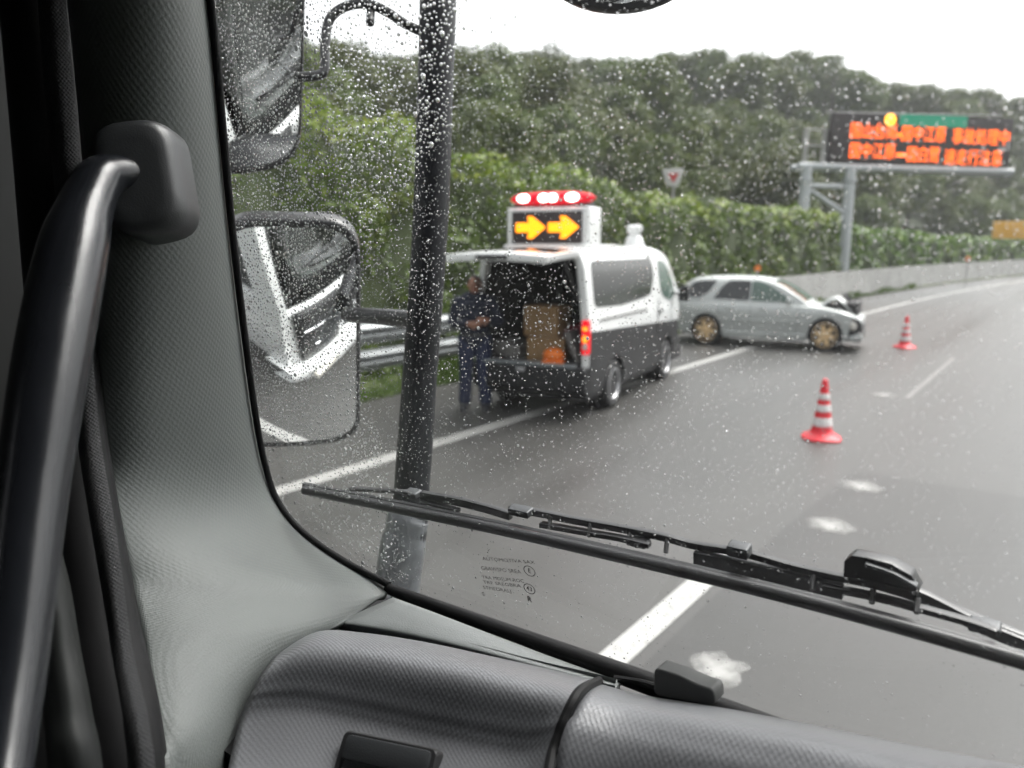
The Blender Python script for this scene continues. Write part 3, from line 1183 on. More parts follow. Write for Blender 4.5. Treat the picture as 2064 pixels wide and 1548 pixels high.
mb.prism([(u0, v - 0.26), (u1, v - 0.26), (u1, v + 0.26), (u0, v + 0.26)], PM, 0.035)
plate = mb.build('name_plate', M['panel_green'], board, off=GO)

# give-way plate above the hedge
p = at(1357, 357, 26.5)
o = empty('give_way_sign', (p[0], p[1], 0))
tag(o, 'small white sign with a red inverted triangle poking above the vine hedge', 'road sign')
F = frame((0, 0, p[2]), (RT[0], RT[1], 0), (0, 0, 1))
mb = MB()
mb.prism([(-0.35, 0.27), (0.33, 0.29), (0.36, 0.22), (0.20, -0.27), (0.12, -0.31), (-0.16, -0.30), (-0.24, -0.25), (-0.38, 0.2)], F, 0.03)
mb.build('plate', M['white_sign'], o, bevel=0.01)
mb = MB()
mb.prism([(-0.2, 0.12), (0.2, 0.13), (0.0, -0.2)], F @ Matrix.Translation((0, 0, 0.032)), 0.006)
mb.build('triangle', M['sign_red'], o)
mb = MB()
mb.tube([(0, 0.04, 0), (0, 0.04, p[2] + 0.1)], 0.04, 10)
mb.build('post', M['galv_old'], o)

# yellow board at the far right
p = at(2046, 464, 62.0)
o = empty('yellow_sign', (p[0], p[1], 0))
tag(o, 'plain yellow rectangular board above the far hedge', 'road sign')
F = frame((0, 0, p[2]), (RT[0], RT[1], 0), (0, 0, 1))
mb = MB()
mb.prism([(-1.82, -0.66), (2.2, -0.70), (2.2, 0.74), (-1.82, 0.70)], F, 0.06)
mb.build('board', M['sign_yellow'], o, bevel=0.02)
for u in (-1.1, 1.5):
    mb = MB()
    mb.tube([(RT[0] * u, RT[1] * u + 0.06, 0), (RT[0] * u, RT[1] * u + 0.06, p[2] + 0.5)], 0.07, 10)
    mb.build('post', M['galv_old'], o)

# ------------------------------------------------------------------ traffic cones
def make_cone(label):
    o = empty('traffic_cone', (0, 0, 0))
    tag(o, label, 'traffic cone', 'red and white traffic cones on the lane')
    mb = MB()
    sec = []
    for h, r, q in ((0.0, 0.225, 0.25), (0.018, 0.225, 0.25), (0.035, 0.205, 0.3), (0.06, 0.15, 0.7), (0.10, 0.118, 1.0), (0.13, 0.112, 1.0)):
        ring = []
        for k in range(40):
            a = 2 * math.pi * k / 40 + 0.4
            sq = 1 / max(abs(math.cos(a - 0.4)), abs(math.sin(a - 0.4)))
            rr = r * (q + (1 - q) * min(sq, 1.24) * 0.92) * (1 + 0.05 * (1 - q) * math.cos(4 * (a - 0.4)))
            ring.append((rr * math.cos(a), rr * math.sin(a), h))
        sec.append(ring)
    mb.loft(sec, closed=True, caps=True)
    mb.build('base', M['cone_red'], o)
    R = lambda h: 0.112 + (0.030 - 0.112) * (h - 0.13) / (0.70 - 0.13)
    mb = MB()
    mb.lathe([(R(0.12), 0.12), (R(0.68), 0.68), (0.028, 0.695), (0.015, 0.703), (0.0, 0.704)], 28, caps=False)
    mb.build('cone_body', M['cone_red'], o)
    for h0, h1 in ((0.155, 0.255), (0.325, 0.405), (0.465, 0.535)):
        mb = MB()
        mb.lathe([(R(h0) + 0.0005, h0), (R(h0) + 0.0035, h0 + 0.003), (R(h1) + 0.0035, h1 - 0.003), (R(h1) + 0.0005, h1)], 28, caps=False)
        mb.build('reflective_band', M['cone_white'], o)
    return o


c1 = make_cone('nearer red and white banded traffic cone alone on the lane')
g = ground_at(1655, 884)
c1.location = (g[0], g[1], 0.004)
c2 = copy_tree(c1)
c2['label'] = 'farther red and white traffic cone just right of the silver wagon'
g = ground_at(1823, 701)
c2.location = (g[0], g[1], 0.004)
c2.rotation_euler = (0, 0, 0.5)


# ------------------------------------------------------------------ wheels
def wheel(parent, c, r, w, side, rim_mat, spokes, dish=0.03):
    """a wheel standing at c; side = +1 when its face looks along +x of its vehicle"""
    Mx = Matrix.Translation(Vector(c)) @ Matrix.Rotation(math.radians(90) * side, 4, 'Y')
    h = w / 2
    mb = MB()
    mb.lathe([(r * 0.60, -h), (r * 0.9, -h), (r * 0.98, -h * 0.8), (r, -h * 0.4), (r, h * 0.4), (r * 0.98, h * 0.8), (r * 0.9, h), (r * 0.66, h * 0.96), (r * 0.64, h * 0.7)], 40, Mx)
    wh = mb.build('wheel', M['tyre'], parent)
    mb = MB()
    R = r * 0.66 * (1.22 if rim_mat is M['gold_rim'] else 1.0)
    mb.lathe([(R, h * 0.98), (R * 0.95, h * 1.02), (R * 0.9, h * 0.9), (R * 0.86, h * 0.2), (R * 0.5, h * 0.1)], 40, Mx, caps=False)
    mb.lathe([(0.0, h - dish + 0.012), (R * 0.16, h - dish + 0.012), (R * 0.22, h - dish)], 20, Mx, caps=False)
    for k in range(spokes):
        a = 2 * math.pi * k / spokes + 0.3
        ca, sa = math.cos(a), math.sin(a)
        nx, ny = -sa, ca
        w0, w1 = (R * 0.13, R * 0.25) if rim_mat is M['gold_rim'] else (R * 0.13, R * 0.20)
        pts = [(R * 0.1 * ca + nx * w0, R * 0.1 * sa + ny * w0), (R * 0.90 * ca + nx * w1, R * 0.90 * sa + ny * w1),
               (R * 0.90 * ca - nx * w1, R * 0.90 * sa - ny * w1), (R * 0.1 * ca - nx * w0, R * 0.1 * sa - ny * w0)]
        mb.prism(pts, Mx @ Matrix.Translation((0, 0, h - dish - 0.03)), 0.03)
    mb.build('rim', rim_mat, wh)
    return wh


# ------------------------------------------------------------------ police van
def lerp(a, b, t):
    return a + (b - a) * t


def side_patch(poly, xw, proud=0.004, sgn=1, thick=0.006, nz=14, ny=10):
    """a window outlined in (y, z) laid as a fine skin over a body side whose half width is xw(y, z)"""
    zs = [p[1] for p in poly]
    z0, z1 = min(zs) + 1e-4, max(zs) - 1e-4
    n = len(poly)
    rows = []
    for k in range(nz + 1):
        z = z0 + (z1 - z0) * (0.5 - 0.5 * math.cos(math.pi * k / nz))
        xs = []
        for i in range(n):
            (ya, za), (yb, zb2) = poly[i], poly[(i + 1) % n]
            if (za - z) * (zb2 - z) <= 0 and abs(za - zb2) > 1e-9:
                xs.append(ya + (yb - ya) * (z - za) / (zb2 - za))
        y0, y1 = min(xs), max(xs)
        rows.append([(y0 + (y1 - y0) * j / ny, z) for j in range(ny + 1)])
    w = ny + 1
    v = [(sgn * (xw(y, z) + proud), y, z) for r in rows for y, z in r]
    m = len(v)
    v += [(sgn * (xw(y, z) + proud - thick), y, z) for r in rows for y, z in r]
    f = []
    for k in range(nz):
        for j in range(ny):
            a = k * w + j
            f.append((a, a + 1, a + 1 + w, a + w))
    edge = list(range(w)) + [k * w + ny for k in range(1, nz + 1)] + [nz * w + j for j in range(ny - 1, -1, -1)] + [k * w for k in range(nz - 1, 0, -1)]
    f += [(edge[i], edge[(i + 1) % len(edge)], m + edge[(i + 1) % len(edge)], m + edge[i]) for i in range(len(edge))]
    return v, f


def round_poly(poly, r, k=4):
    """outline with its corners rounded"""
    out = []
    n = len(poly)
    for i in range(n):
        p, a, b = Vector(poly[i]), Vector(poly[i - 1]), Vector(poly[(i + 1) % n])
        da, db = (a - p), (b - p)
        rr = min(r, da.length * 0.45, db.length * 0.45)
        s, e = p + da.normalized() * rr, p + db.normalized() * rr
        for j in range(k + 1):
            t = j / k
            q = s * (1 - t) ** 2 + p * 2 * t * (1 - t) + e * t * t
            out.append((q.x, q.y))
    return out


VAN = empty('police_van', (0, 0, 0))
tag(VAN, 'white and charcoal police van with open tailgate and lit arrow board', 'van')
VAN_ROT = math.radians(9.0)
VL = 4.70


def belt(y):
    return 1.14 - 0.045 * y


#                             # length, height of the colour break
WR = 0.33
AX = (0.95, 3.50)                                # axle positions from the rear


def van_roof(y):
    return float(np.interp(y, [0, 0.25, 3.15, 3.45, 3.75, 4.05, 4.35, 4.55, 4.66, 4.70], [2.13, 2.19, 2.20, 2.15, 1.97, 1.69, 1.36, 1.15, 1.10, 1.09]))


def van_hw(y, z):
    base = np.interp(z, [0.2, 0.5, 0.8, 1.1, 1.3, 1.6, 1.9, 2.05, 2.14, 2.2], [0.81, 0.845, 0.85, 0.845, 0.83, 0.80, 0.765, 0.735, 0.67, 0.5])
    nose = np.interp(y, [0, 0.1, 3.6, 4.2, 4.55, 4.70], [0.985, 1.0, 1.0, 0.965, 0.87, 0.74])
    return float(base * nose)


def arch_z(y, sill, axles, ra):
    z = sill
    for a in axles:
        if abs(y - a) < ra:
            z = max(z, WR + math.sqrt(max(0.0, ra * ra - (y - a) ** 2)))
    return z


def dense(y0, y1, axles, ra, step=0.12):
    ys = set(np.round(np.arange(y0, y1, step), 3)) | {y1}
    for a in axles:
        for k in range(-12, 13):
            ys.add(round(a + ra * math.sin(k / 12 * math.pi / 2), 4))
        ys.add(round(a - ra - 0.002, 4))
        ys.add(round(a + ra + 0.002, 4))
    return sorted(y for y in ys if y0 <= y <= y1)


# lower body, each section runs from the left sill over the colour break and down to the right sill
mb = MB()
ra = 0.40
for sgn in (-1, 1):
    secs = []
    for y in dense(0.0, VL, AX, ra):
        zb_ = arch_z(y, 0.33, AX, ra)
        zt_ = min(belt(y), van_roof(y) - 0.02)
        secs.append([(sgn * van_hw(y, lerp(zb_, zt_, k / 8)), y, lerp(zb_, zt_, k / 8)) for k in range(9)] + [(sgn * (van_hw(y, zt_) - 0.10), y, zt_)])
    mb.loft(secs)
mb.loft([[(van_hw(VL, z) * s, VL + 0.03 * (1 - s * s), z) for s in np.linspace(-1, 1, 9)] for z in np.linspace(0.33, belt(4.7), 6)])
mb.loft([[(van_hw(VL, z) * q, VL + 0.03 * (1 - q * q), z) for q in np.linspace(-1, 1, 9)] for z in np.linspace(belt(4.7), 1.10, 4)])
mb.build('lower_body', M['van_dark'], VAN)
# upper body: shell open at the tailgate
mb = MB()
secs = []
for y in list(np.arange(0.0, 3.1, 0.25)) + list(np.arange(3.1, VL + 0.001, 0.1)):
    zr = van_roof(y)
    sec = []
    zt_ = max(zr - 0.05, belt(y) + 0.004)
    zs = [lerp(belt(y) - 0.002, zt_, k / 10) for k in range(11)]
    hw = [van_hw(y, min(z, 2.14)) for z in zs]
    L_ = [(-h, y, z) for h, z in zip(hw, zs)]
    top = [(hw[-1] * math.cos(a) * 0.98, y, zs[-1] + (zr - zs[-1] + 0.02) * math.sin(a) ** 0.8) for a in np.linspace(math.pi, 0, 13)[1:-1]]
    secs.append(L_ + top + [(-x, yy_, z) for x, yy_, z in L_[::-1]])
mb.loft(secs)
body = mb.build('upper_body', M['van_white'], VAN)
# lining that makes the load space a dark box
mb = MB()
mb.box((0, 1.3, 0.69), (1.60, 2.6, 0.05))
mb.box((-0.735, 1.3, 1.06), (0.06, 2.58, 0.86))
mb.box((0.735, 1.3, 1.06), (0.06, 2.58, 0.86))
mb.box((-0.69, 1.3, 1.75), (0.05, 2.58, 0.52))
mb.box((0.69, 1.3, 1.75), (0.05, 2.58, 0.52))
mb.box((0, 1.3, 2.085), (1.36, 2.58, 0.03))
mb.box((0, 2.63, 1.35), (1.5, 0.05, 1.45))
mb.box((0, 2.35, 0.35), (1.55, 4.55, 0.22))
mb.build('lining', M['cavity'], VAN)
# rear door frame
for sgn in (-1, 1):
    mb = MB()
    secs = []
    for z in np.linspace(0.68, 2.10, 12):
        w0 = van_hw(0, z)
        secs.append([(sgn * (w0 - 0.002), -0.004, z), (sgn * (w0 - 0.035), -0.022, z), (sgn * (w0 - 0.095), -0.02, z), (sgn * (w0 - 0.10), 0.10, z), (sgn * (w0 - 0.004), 0.10, z)])
    mb.loft(secs, closed=True, caps=True)
    mb.build('door_pillar', M['van_white'], VAN)
mb = MB()
mb.box((0, 0.02, 2.105), (1.36, 0.12, 0.07))
mb.build('door_header', M['van_white'], VAN, bevel=0.015)
mb = MB()
for sgn in (-1, 1):
    mb.tube([(sgn * 0.735, 0.0, 0.66), (sgn * 0.735, 0.0, 1.3), (sgn * 0.69, 0.0, 1.9), (sgn * 0.60, 0.0, 2.01), (0, 0.0, 2.03)], 0.018, 8, 4)
mb.build('door_seal', M['seal'], VAN)
# rear bumper and step
mb = MB()
mb.box((0, -0.02, 0.51), (1.64, 0.20, 0.36))
mb.build('bumper', M['van_dark'], VAN, bevel=0.06, seg=3)
mb = MB()
mb.box((-0.02, -0.06, 0.70), (1.40, 0.18, 0.035))
mb.build('step_plate', M['step_grey'], VAN, bevel=0.008)
mb = MB()
mb.box((-0.08, -0.126, 0.62), (0.12, 0.02, 0.05))
mb.build('latch', M['steel_rim'], VAN, bevel=0.01)
for sgn in (-1, 1):
    w0 = 0.838
    mb = MB()
    mb.prism(round_poly([(-0.10, 0.0), (0.0, 0.0), (0.0, 0.44), (-0.10, 0.44)], 0.03), frame((w0 if sgn > 0 else -w0 + 0.10, 0.03, 0.85), (1, 0, 0), (0, 0, 1)), 0.07)
    tl = mb.build('tail_light', M['red_lens'], VAN, bevel=0.012)
    xx0 = sgn * (w0 - 0.05)
    for z, mt, nm, hh in ((1.18, 'orange_lens', 'brake_lamp', 0.045), (1.05, 'orange_lens', 'indicator', 0.075), (0.95, 'clear_lens', 'reversing_lamp', 0.075)):
        mb = MB()
        mb.ball((xx0, -0.042, z), (0.038, 0.012, hh * 0.6), 14, 8)
        mb.build(nm, M[mt], tl)
# windows
SIDE = [((0.20, 1.43), (0.20, 2.02), (2.74, 2.02), (2.80, 1.74), (2.55, 1.45), (1.2, 1.40)),
        ((3.04, 1.99), (3.42, 1.96), (3.74, 1.72), (4.02, 1.40), (3.62, 1.31), (3.22, 1.40), (3.10, 1.54))]
for sgn in (1, -1):
    for i, pl in enumerate(SIDE):
        v, f = side_patch(round_poly(pl, 0.10), van_hw, 0.005, sgn, 0.012)
        mb = MB()
        mb.add(v, f)
        mb.build('side_window', M['clear_glass'] if i else M['car_glass'], VAN)
mb = MB()
secs = []
for k in range(9):
    y = lerp(3.52, 4.32, k / 8)
    z = van_roof(y) + 0.024
    secs.append([(s * van_hw(y, z - 0.05) * 0.86, y + 0.006, z - 0.03 * s * s) for s in np.linspace(-1, 1, 9)])
mb.loft(secs)
mb.build('windscreen', M['car_glass'], VAN)
mb = MB()
for sgn in (1,):
    mb.box((0.862, 3.02, 1.18), (0.03, 0.14, 0.04))
mb.build('door_handle', M['trim'], VAN, bevel=0.008)
mb = MB()
mb.box((0.848, 2.90, 1.10), (0.012, 0.008, 0.55))
mb.build('door_gap', M['seal'], VAN)
mb = MB()
mb.box((0.842, 1.35, 1.26), (0.016, 2.0, 0.02))
mb.build('slide_rail', M['lining_grey'], VAN, bevel=0.004)
for sgn in (-1, 1):
    mb = MB()
    mb.tube([(sgn * 0.80, 3.85, 1.42), (sgn * 0.92, 3.86, 1.40)], 0.02, 8)
    mb.box((sgn * 1.0, 3.86, 1.42), (0.16, 0.10, 0.26))
    mb.build('wing_mirror', M['trim'], VAN, bevel=0.02)
for y in AX:
    for sgn in (-1, 1):
        wheel(VAN, (sgn * 0.745, y, WR), WR, 0.19, sgn, M['steel_rim'], 8, 0.05)
for y in AX:
    for sgn in (-1, 1):
        mb = MB()
        mb.lathe([(0.395, -0.14), (0.395, 0.0)], 28, Matrix.Translation((sgn * 0.70, y, WR)) @ Matrix.Rotation(math.radians(90), 4, 'Y'))
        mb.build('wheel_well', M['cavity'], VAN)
# tailgate raised level with the roof
TG = MB()
secs = []
for k in range(12):
    u = k / 11
    y = -0.02 - 1.02 * u
    z = 2.165 - 0.01 * u - 0.045 * u * u
    w = 0.70 + 0.02 * u
    secs.append([(s * w, y, z + 0.02 - 0.04 * s * s) for s in np.linspace(-1, 1, 11)] + [(s * w * 0.97, y, z - 0.075 - 0.03 * s * s) for s in np.linspace(1, -1, 11)])
TG.loft(secs, closed=True, caps=True)
gate = TG.build('tailgate', M['van_white'], VAN, bevel=0.012)
mb = MB()
secs = []
for k in range(9):
    u = lerp(0.10, 0.66, k / 8)
    y = -0.02 - 1.02 * u
    z = 2.165 - 0.01 * u - 0.045 * u * u + 0.006
    secs.append([(s * (0.62 + 0.04 * u), y, z + 0.02 - 0.032 * s * s) for s in np.linspace(-1, 1, 11)])
mb.loft(secs)
mb.build('tailgate_glass', M['car_glass'], gate)
for sgn in (-1, 1):
    mb = MB()
    mb.tube([(sgn * 0.68, -0.03, 1.55), (sgn * 0.67, -0.5, 2.06)], 0.014, 8)
    mb.build('gas_strut', M['trim'], VAN)
mb = MB()
mb.box((0, -1.05, 2.08), (0.42, 0.03, 0.05))
mb.build('tailgate_handle', M['trim'], gate, bevel=0.01)
# raised arrow board with the light bar on top
mb = MB()
mb.box((0.0, 1.0, 2.205), (1.2, 1.2, 0.05))
mb.build('roof_platform', M['van_white'], VAN, bevel=0.02)
BX, BY, BZ = 0.0, 0.72, 2.185
mb = MB()
mb.box((BX, BY, BZ + 0.27), (1.20, 0.46, 0.52))
brd = mb.build('arrow_board', M['van_white'], VAN, bevel=0.035, seg=3)
mb = MB()
mb.box((BX, BY - 0.234, BZ + 0.265), (1.03, 0.012, 0.42))
mb.build('display_face', M['panel_dark'], brd, bevel=0.004)
FB = frame((BX, BY - 0.242, BZ + 0.265), (1, 0, 0), (0, 0, 1))
for cx in (-0.235, 0.245):
    mb = MB()
    mb.prism([(cx - 0.215, -0.062), (cx - 0.02, -0.062), (cx - 0.045, -0.145), (cx + 0.03, -0.145), (cx + 0.225, 0.0), (cx + 0.03, 0.145), (cx - 0.045, 0.145), (cx - 0.02, 0.062), (cx - 0.215, 0.062)], FB, 0.006)
    mb.build('arrow', M['arrow'], brd, smooth=False)
mb = MB()
secs = []
for s in np.linspace(-1, 1, 17):
    w = 0.04 + 0.96 * math.sqrt(max(0, 1 - abs(s) ** 3.0))
    ring = []
    for k in range(14):
        a = 2 * math.pi * k / 14
        ring.append((BX + s * 0.63, BY - 0.06 + 0.16 * w * math.cos(a), BZ + 0.645 + (0.095 * w) * math.sin(a)))
    secs.append(ring)
mb.loft(secs, closed=True, caps=True)
lb = mb.build('light_bar', M['red_bar'], VAN)
for cx, w in ((-0.36, 0.095), (-0.06, 0.08), (0.07, 0.08), (0.35, 0.10)):
    mb = MB()
    mb.ball((BX + cx, BY - 0.205, BZ + 0.65), (w, 0.03, 0.055), 18, 10)
    mb.build('flashing_lamp', M['flash'], lb)
mb = MB()
mb.box((BX, BY, BZ + 0.555), (1.1, 0.25, 0.05))
mb.build('light_bar_foot', M['trim'], lb, bevel=0.01)
# siren horn on the front of the roof
mb = MB()
mb.lathe([(0.19, 0.0), (0.15, 0.07), (0.12, 0.17), (0.085, 0.20), (0.085, 0.24), (0.12, 0.26), (0.125, 0.34), (0.09, 0.36), (0.0, 0.365)], 20, Matrix.Translation((0.42, 2.9, 2.17)), caps=False)
mb.build('siren', M['van_white'], VAN)

# place it: the right rear wheel stands where the photo shows it
rr = ground_at(1232, 820)
cs, sn = math.cos(VAN_ROT), math.sin(VAN_ROT)
lx, ly = 0.80, AX[0]
VAN.location = (rr[0] - (lx * cs - ly * sn), rr[1] - (lx * sn + ly * cs), 0.002)
VAN.rotation_euler = (0, 0, VAN_ROT)
VM = Matrix.Translation(VAN.location) @ Matrix.Rotation(VAN_ROT, 4, 'Z')


def in_van(name, mb, mat, loc, rz, label, cat, bevel=0.01, group=None):
    o = mb.build(name, mat, None, bevel=bevel)
    p = VM @ Vector(loc)
    o.location = p
    o.rotation_euler = (0, 0, VAN_ROT + rz)
    return tag(o, label, cat, group)


def carton(w, d, h):
    mb = MB()
    mb.box((0, 0, h / 2), (w, d, h))
    mb.box((0, 0, h + 0.003), (w * 0.5, d * 1.0, 0.006))
    return mb


FLOOR = 0.715
in_van('cardboard_box', carton(0.52, 0.44, 0.30), M['cardboard'], (0.15, 0.34, FLOOR), 0.08, 'lower brown cardboard box in the open van, beneath the taller one', 'box', 0.006, 'cardboard boxes in the van')
in_van('cardboard_box', carton(0.50, 0.42, 0.40), M['cardboard'], (0.08, 0.38, FLOOR + 0.31), -0.05, 'upper brown cardboard box stacked on another in the open van', 'box', 0.006, 'cardboard boxes in the van')
mb = MB()
mb.ball((0, 0, 0.09), (0.15, 0.11, 0.10), 16, 10)
mb.box((0, 0, 0.015), (0.28, 0.2, 0.03))
in_van('orange_bag', mb, M['orange_cloth'], (0.32, 0.06, FLOOR), 0.2, 'crumpled bright orange bag on the van floor in front of the boxes', 'bag', 0.005)
mb = MB()
mb.box((0, 0, 0.14), (0.36, 0.40, 0.28))
mb.ball((0, 0, 0.29), (0.17, 0.19, 0.06), 14, 8)
in_van('red_bag', mb, M['maroon'], (0.50, 0.52, FLOOR + 0.12), 0.1, 'dark red bag beside the cardboard boxes in the van', 'bag', 0.05)
mb = MB()
mb.box((0, 0, 0.0), (0.06, 0.5, 0.42), Matrix.Rotation(math.radians(-24), 3, 'Y'))
in_van('folded_board', mb, M['lining_grey'], (0.585, 0.25, FLOOR + 0.22), 0.0, 'pale grey folded board leaning against the right side of the van', 'board', 0.01)
mb = MB()
mb.box((0, 0, 0.09), (0.40, 0.5, 0.18), Matrix.Rotation(math.radians(10), 3, 'Y'))
mb.box((0.02, 0, 0.2), (0.16, 0.3, 0.04))
in_van('grey_crate', mb, M['lining_grey'], (-0.42, 0.36, FLOOR + 0.02), 0.0, 'pale grey crate on the left of the van floor beside the officer', 'crate', 0.02)
mb = MB()
mb.box((0, 0, 0.3), (0.44, 0.12, 0.6))
mb.ball((0, 0, 0.68), (0.13, 0.06, 0.11), 14, 8)
in_van('seat', mb, M['lining_grey'], (0.36, 1.5, FLOOR + 0.45), 0.0, 'grey seat back with headrest inside the dark van', 'seat', 0.04)

# ------------------------------------------------------------------ crashed silver wagon, standing across the line
CAR = empty('station_wagon', (0, 0, 0))
tag(CAR, 'silver station wagon with gold wheels and smashed front standing across the lane line', 'car')
CL = 4.14                                        # y runs from the tail (0) to the nose
CAX = (0.86, 3.44)
CW = 0.318


def car_top(y):
    """shoulder line: bonnet and body below the windows"""
    return float(np.interp(y, [0, 0.1, 0.6, 1.6, 2.6, 3.0, 3.4, 3.7, 3.92, 4.05, 4.14], [0.93, 0.945, 0.95, 0.93, 0.905, 0.895, 0.86, 0.81, 0.75, 0.69, 0.62]))


def car_sill(y):
    return float(np.interp(y, [0, 0.3, 0.5, 3.9, 4.05, 4.14], [0.36, 0.25, 0.22, 0.21, 0.21, 0.28]))


def car_hw(y, z):
    base = np.interp(z, [0.18, 0.30, 0.42, 0.60, 0.75, 0.85, 0.93, 1.0, 1.15, 1.30, 1.40, 1.45], [0.80, 0.825, 0.83, 0.848, 0.845, 0.82, 0.775, 0.755, 0.70, 0.635, 0.57, 0.45])
    nose = np.interp(y, [0, 0.05, 0.35, 0.9, 3.5, 3.80, 3.98, 4.08, 4.14], [0.86, 0.91, 0.975, 1.0, 1.0, 0.98, 0.92, 0.85, 0.78])
    return float(base * nose)


def car_roof(y):
    return float(np.interp(y, [0.06, 0.20, 0.45, 0.8, 1.3, 1.9, 2.2, 2.5, 2.8, 3.08], [0.955, 1.20, 1.395, 1.435, 1.452, 1.438, 1.395, 1.28, 1.11, 0.915]))


def arch2(y, sill):
    z = sill
    for a in CAX:
        if abs(y - a) < 0.36:
            z = max(z, CW + math.sqrt(max(0.0, 0.36 ** 2 - (y - a) ** 2)))
    return z


for nm, mat, lo, hi in (('body', 'silver', None, None),):
    mb = MB()
    ys = dense(0.0, CL, CAX, 0.36, 0.1)
    secs = []
    for y in ys:
        zb_ = arch2(y, car_sill(y))
        zt_ = car_top(y)
        zb_ = min(zb_, zt_ - 0.08)
        zs = [lerp(zb_, zt_ - 0.02, k / 11) for k in range(12)]
        sec = [(-car_hw(y, z), y, z) for z in zs]
        w = car_hw(y, zt_ - 0.02)
        sec += [(s * w * 0.97, y, zt_ + 0.035 * (1 - s * s) * (1 if y > 2.9 else 0.3)) for s in np.linspace(-0.985, 0.985, 11)]
        sec += [(car_hw(y, z), y, z) for z in zs[::-1]]
        secs.append(sec)
    mb.loft(secs, caps=True)
    cbody = mb.build('body', M[mat], CAR, sharp=50)
mb = MB()
secs = []
for y in np.arange(0.06, 3.081, 0.07):
    zr = car_roof(y)
    z0 = car_top(y) - 0.012
    zt_ = max(z0 + 0.02, zr - 0.03)
    zs = [lerp(z0, zt_, k / 9) for k in range(10)]
    nar = float(np.interp(y, [0.06, 0.5, 2.4, 3.08], [0.94, 1.0, 1.0, 0.93]))
    sec = [(-car_hw(1.5, z) * nar, y, z) for z in zs]
    w = car_hw(1.5, zt_) * nar
    sec += [(s * w * 0.96, y, zt_ + 0.012 + (zr - zt_) * (1 - s * s) ** 0.7) for s in np.linspace(-0.98, 0.98, 11)]
    sec += [(car_hw(1.5, z) * nar, y, z) for z in zs[::-1]]
    secs.append(sec)
mb.loft(secs, caps=True)
mb.build('roof', M['silver'], CAR, sharp=60)
CAR_HW = lambda y, z: car_hw(1.5, z) * float(np.interp(y, [0.06, 0.5, 2.4, 3.08], [0.94, 1.0, 1.0, 0.93]))
WIN = [(((0.30, 1.01), (0.46, 1.29), (0.62, 1.36), (1.04, 1.375), (0.86, 1.10), (0.70, 1.0)), 'car_glass', 0.06),
       (((0.98, 0.985), (1.20, 1.28), (1.32, 1.375), (1.80, 1.375), (1.80, 0.965)), 'car_glass', 0.05),
       (((1.83, 0.963), (1.83, 1.375), (2.02, 1.36), (2.28, 1.25), (2.72, 0.99), (2.74, 0.94)), 'clear_glass', 0.04)]
for sgn in (1, -1):
    for pl, mt, r in WIN:
        v, f = side_patch(round_poly(pl, r), CAR_HW, 0.005, sgn, 0.012)
        mb = MB()
        mb.add(v, f)
        mb.build('side_window', M[mt], CAR)
mb = MB()
secs = []
for k in range(9):
    y = lerp(2.28, 3.0, k / 8)
    z = car_roof(y) + 0.018
    w = CAR_HW(y, z - 0.03) * 0.90
    secs.append([(s * w, y + 0.008, z - 0.02 * abs(s) ** 3) for s in np.linspace(-1, 1, 9)])
mb.loft(secs)
mb.build('windscreen', M['clear_glass'], CAR)
mb = MB()
secs = []
for k in range(7):
    y = lerp(0.09, 0.40, k / 6)
    z = car_roof(y) + 0.02
    w = CAR_HW(y, z - 0.03) * 0.86
    secs.append([(s * w, y - 0.008, z - 0.02 * abs(s) ** 3) for s in np.linspace(-1, 1, 9)])
mb.loft(secs)
mb.build('rear_window', M['car_glass'], CAR)
for y in CAX:
    for sgn in (-1, 1):
        wheel(CAR, (sgn * 0.745, y, CW), CW, 0.20, sgn, M['gold_rim'], 6, 0.025)
        mb = MB()
        mb.lathe([(0.355, -0.15), (0.355, 0.0)], 28, Matrix.Translation((sgn * 0.69, y, CW)) @ Matrix.Rotation(math.radians(90), 4, 'Y'))
        mb.build('wheel_well', M['cavity'], CAR)
mb = MB()
mb.box((0, 2.2, 0.28), (1.5, 3.9, 0.16))
mb.build('underbody', M['cavity'], CAR)
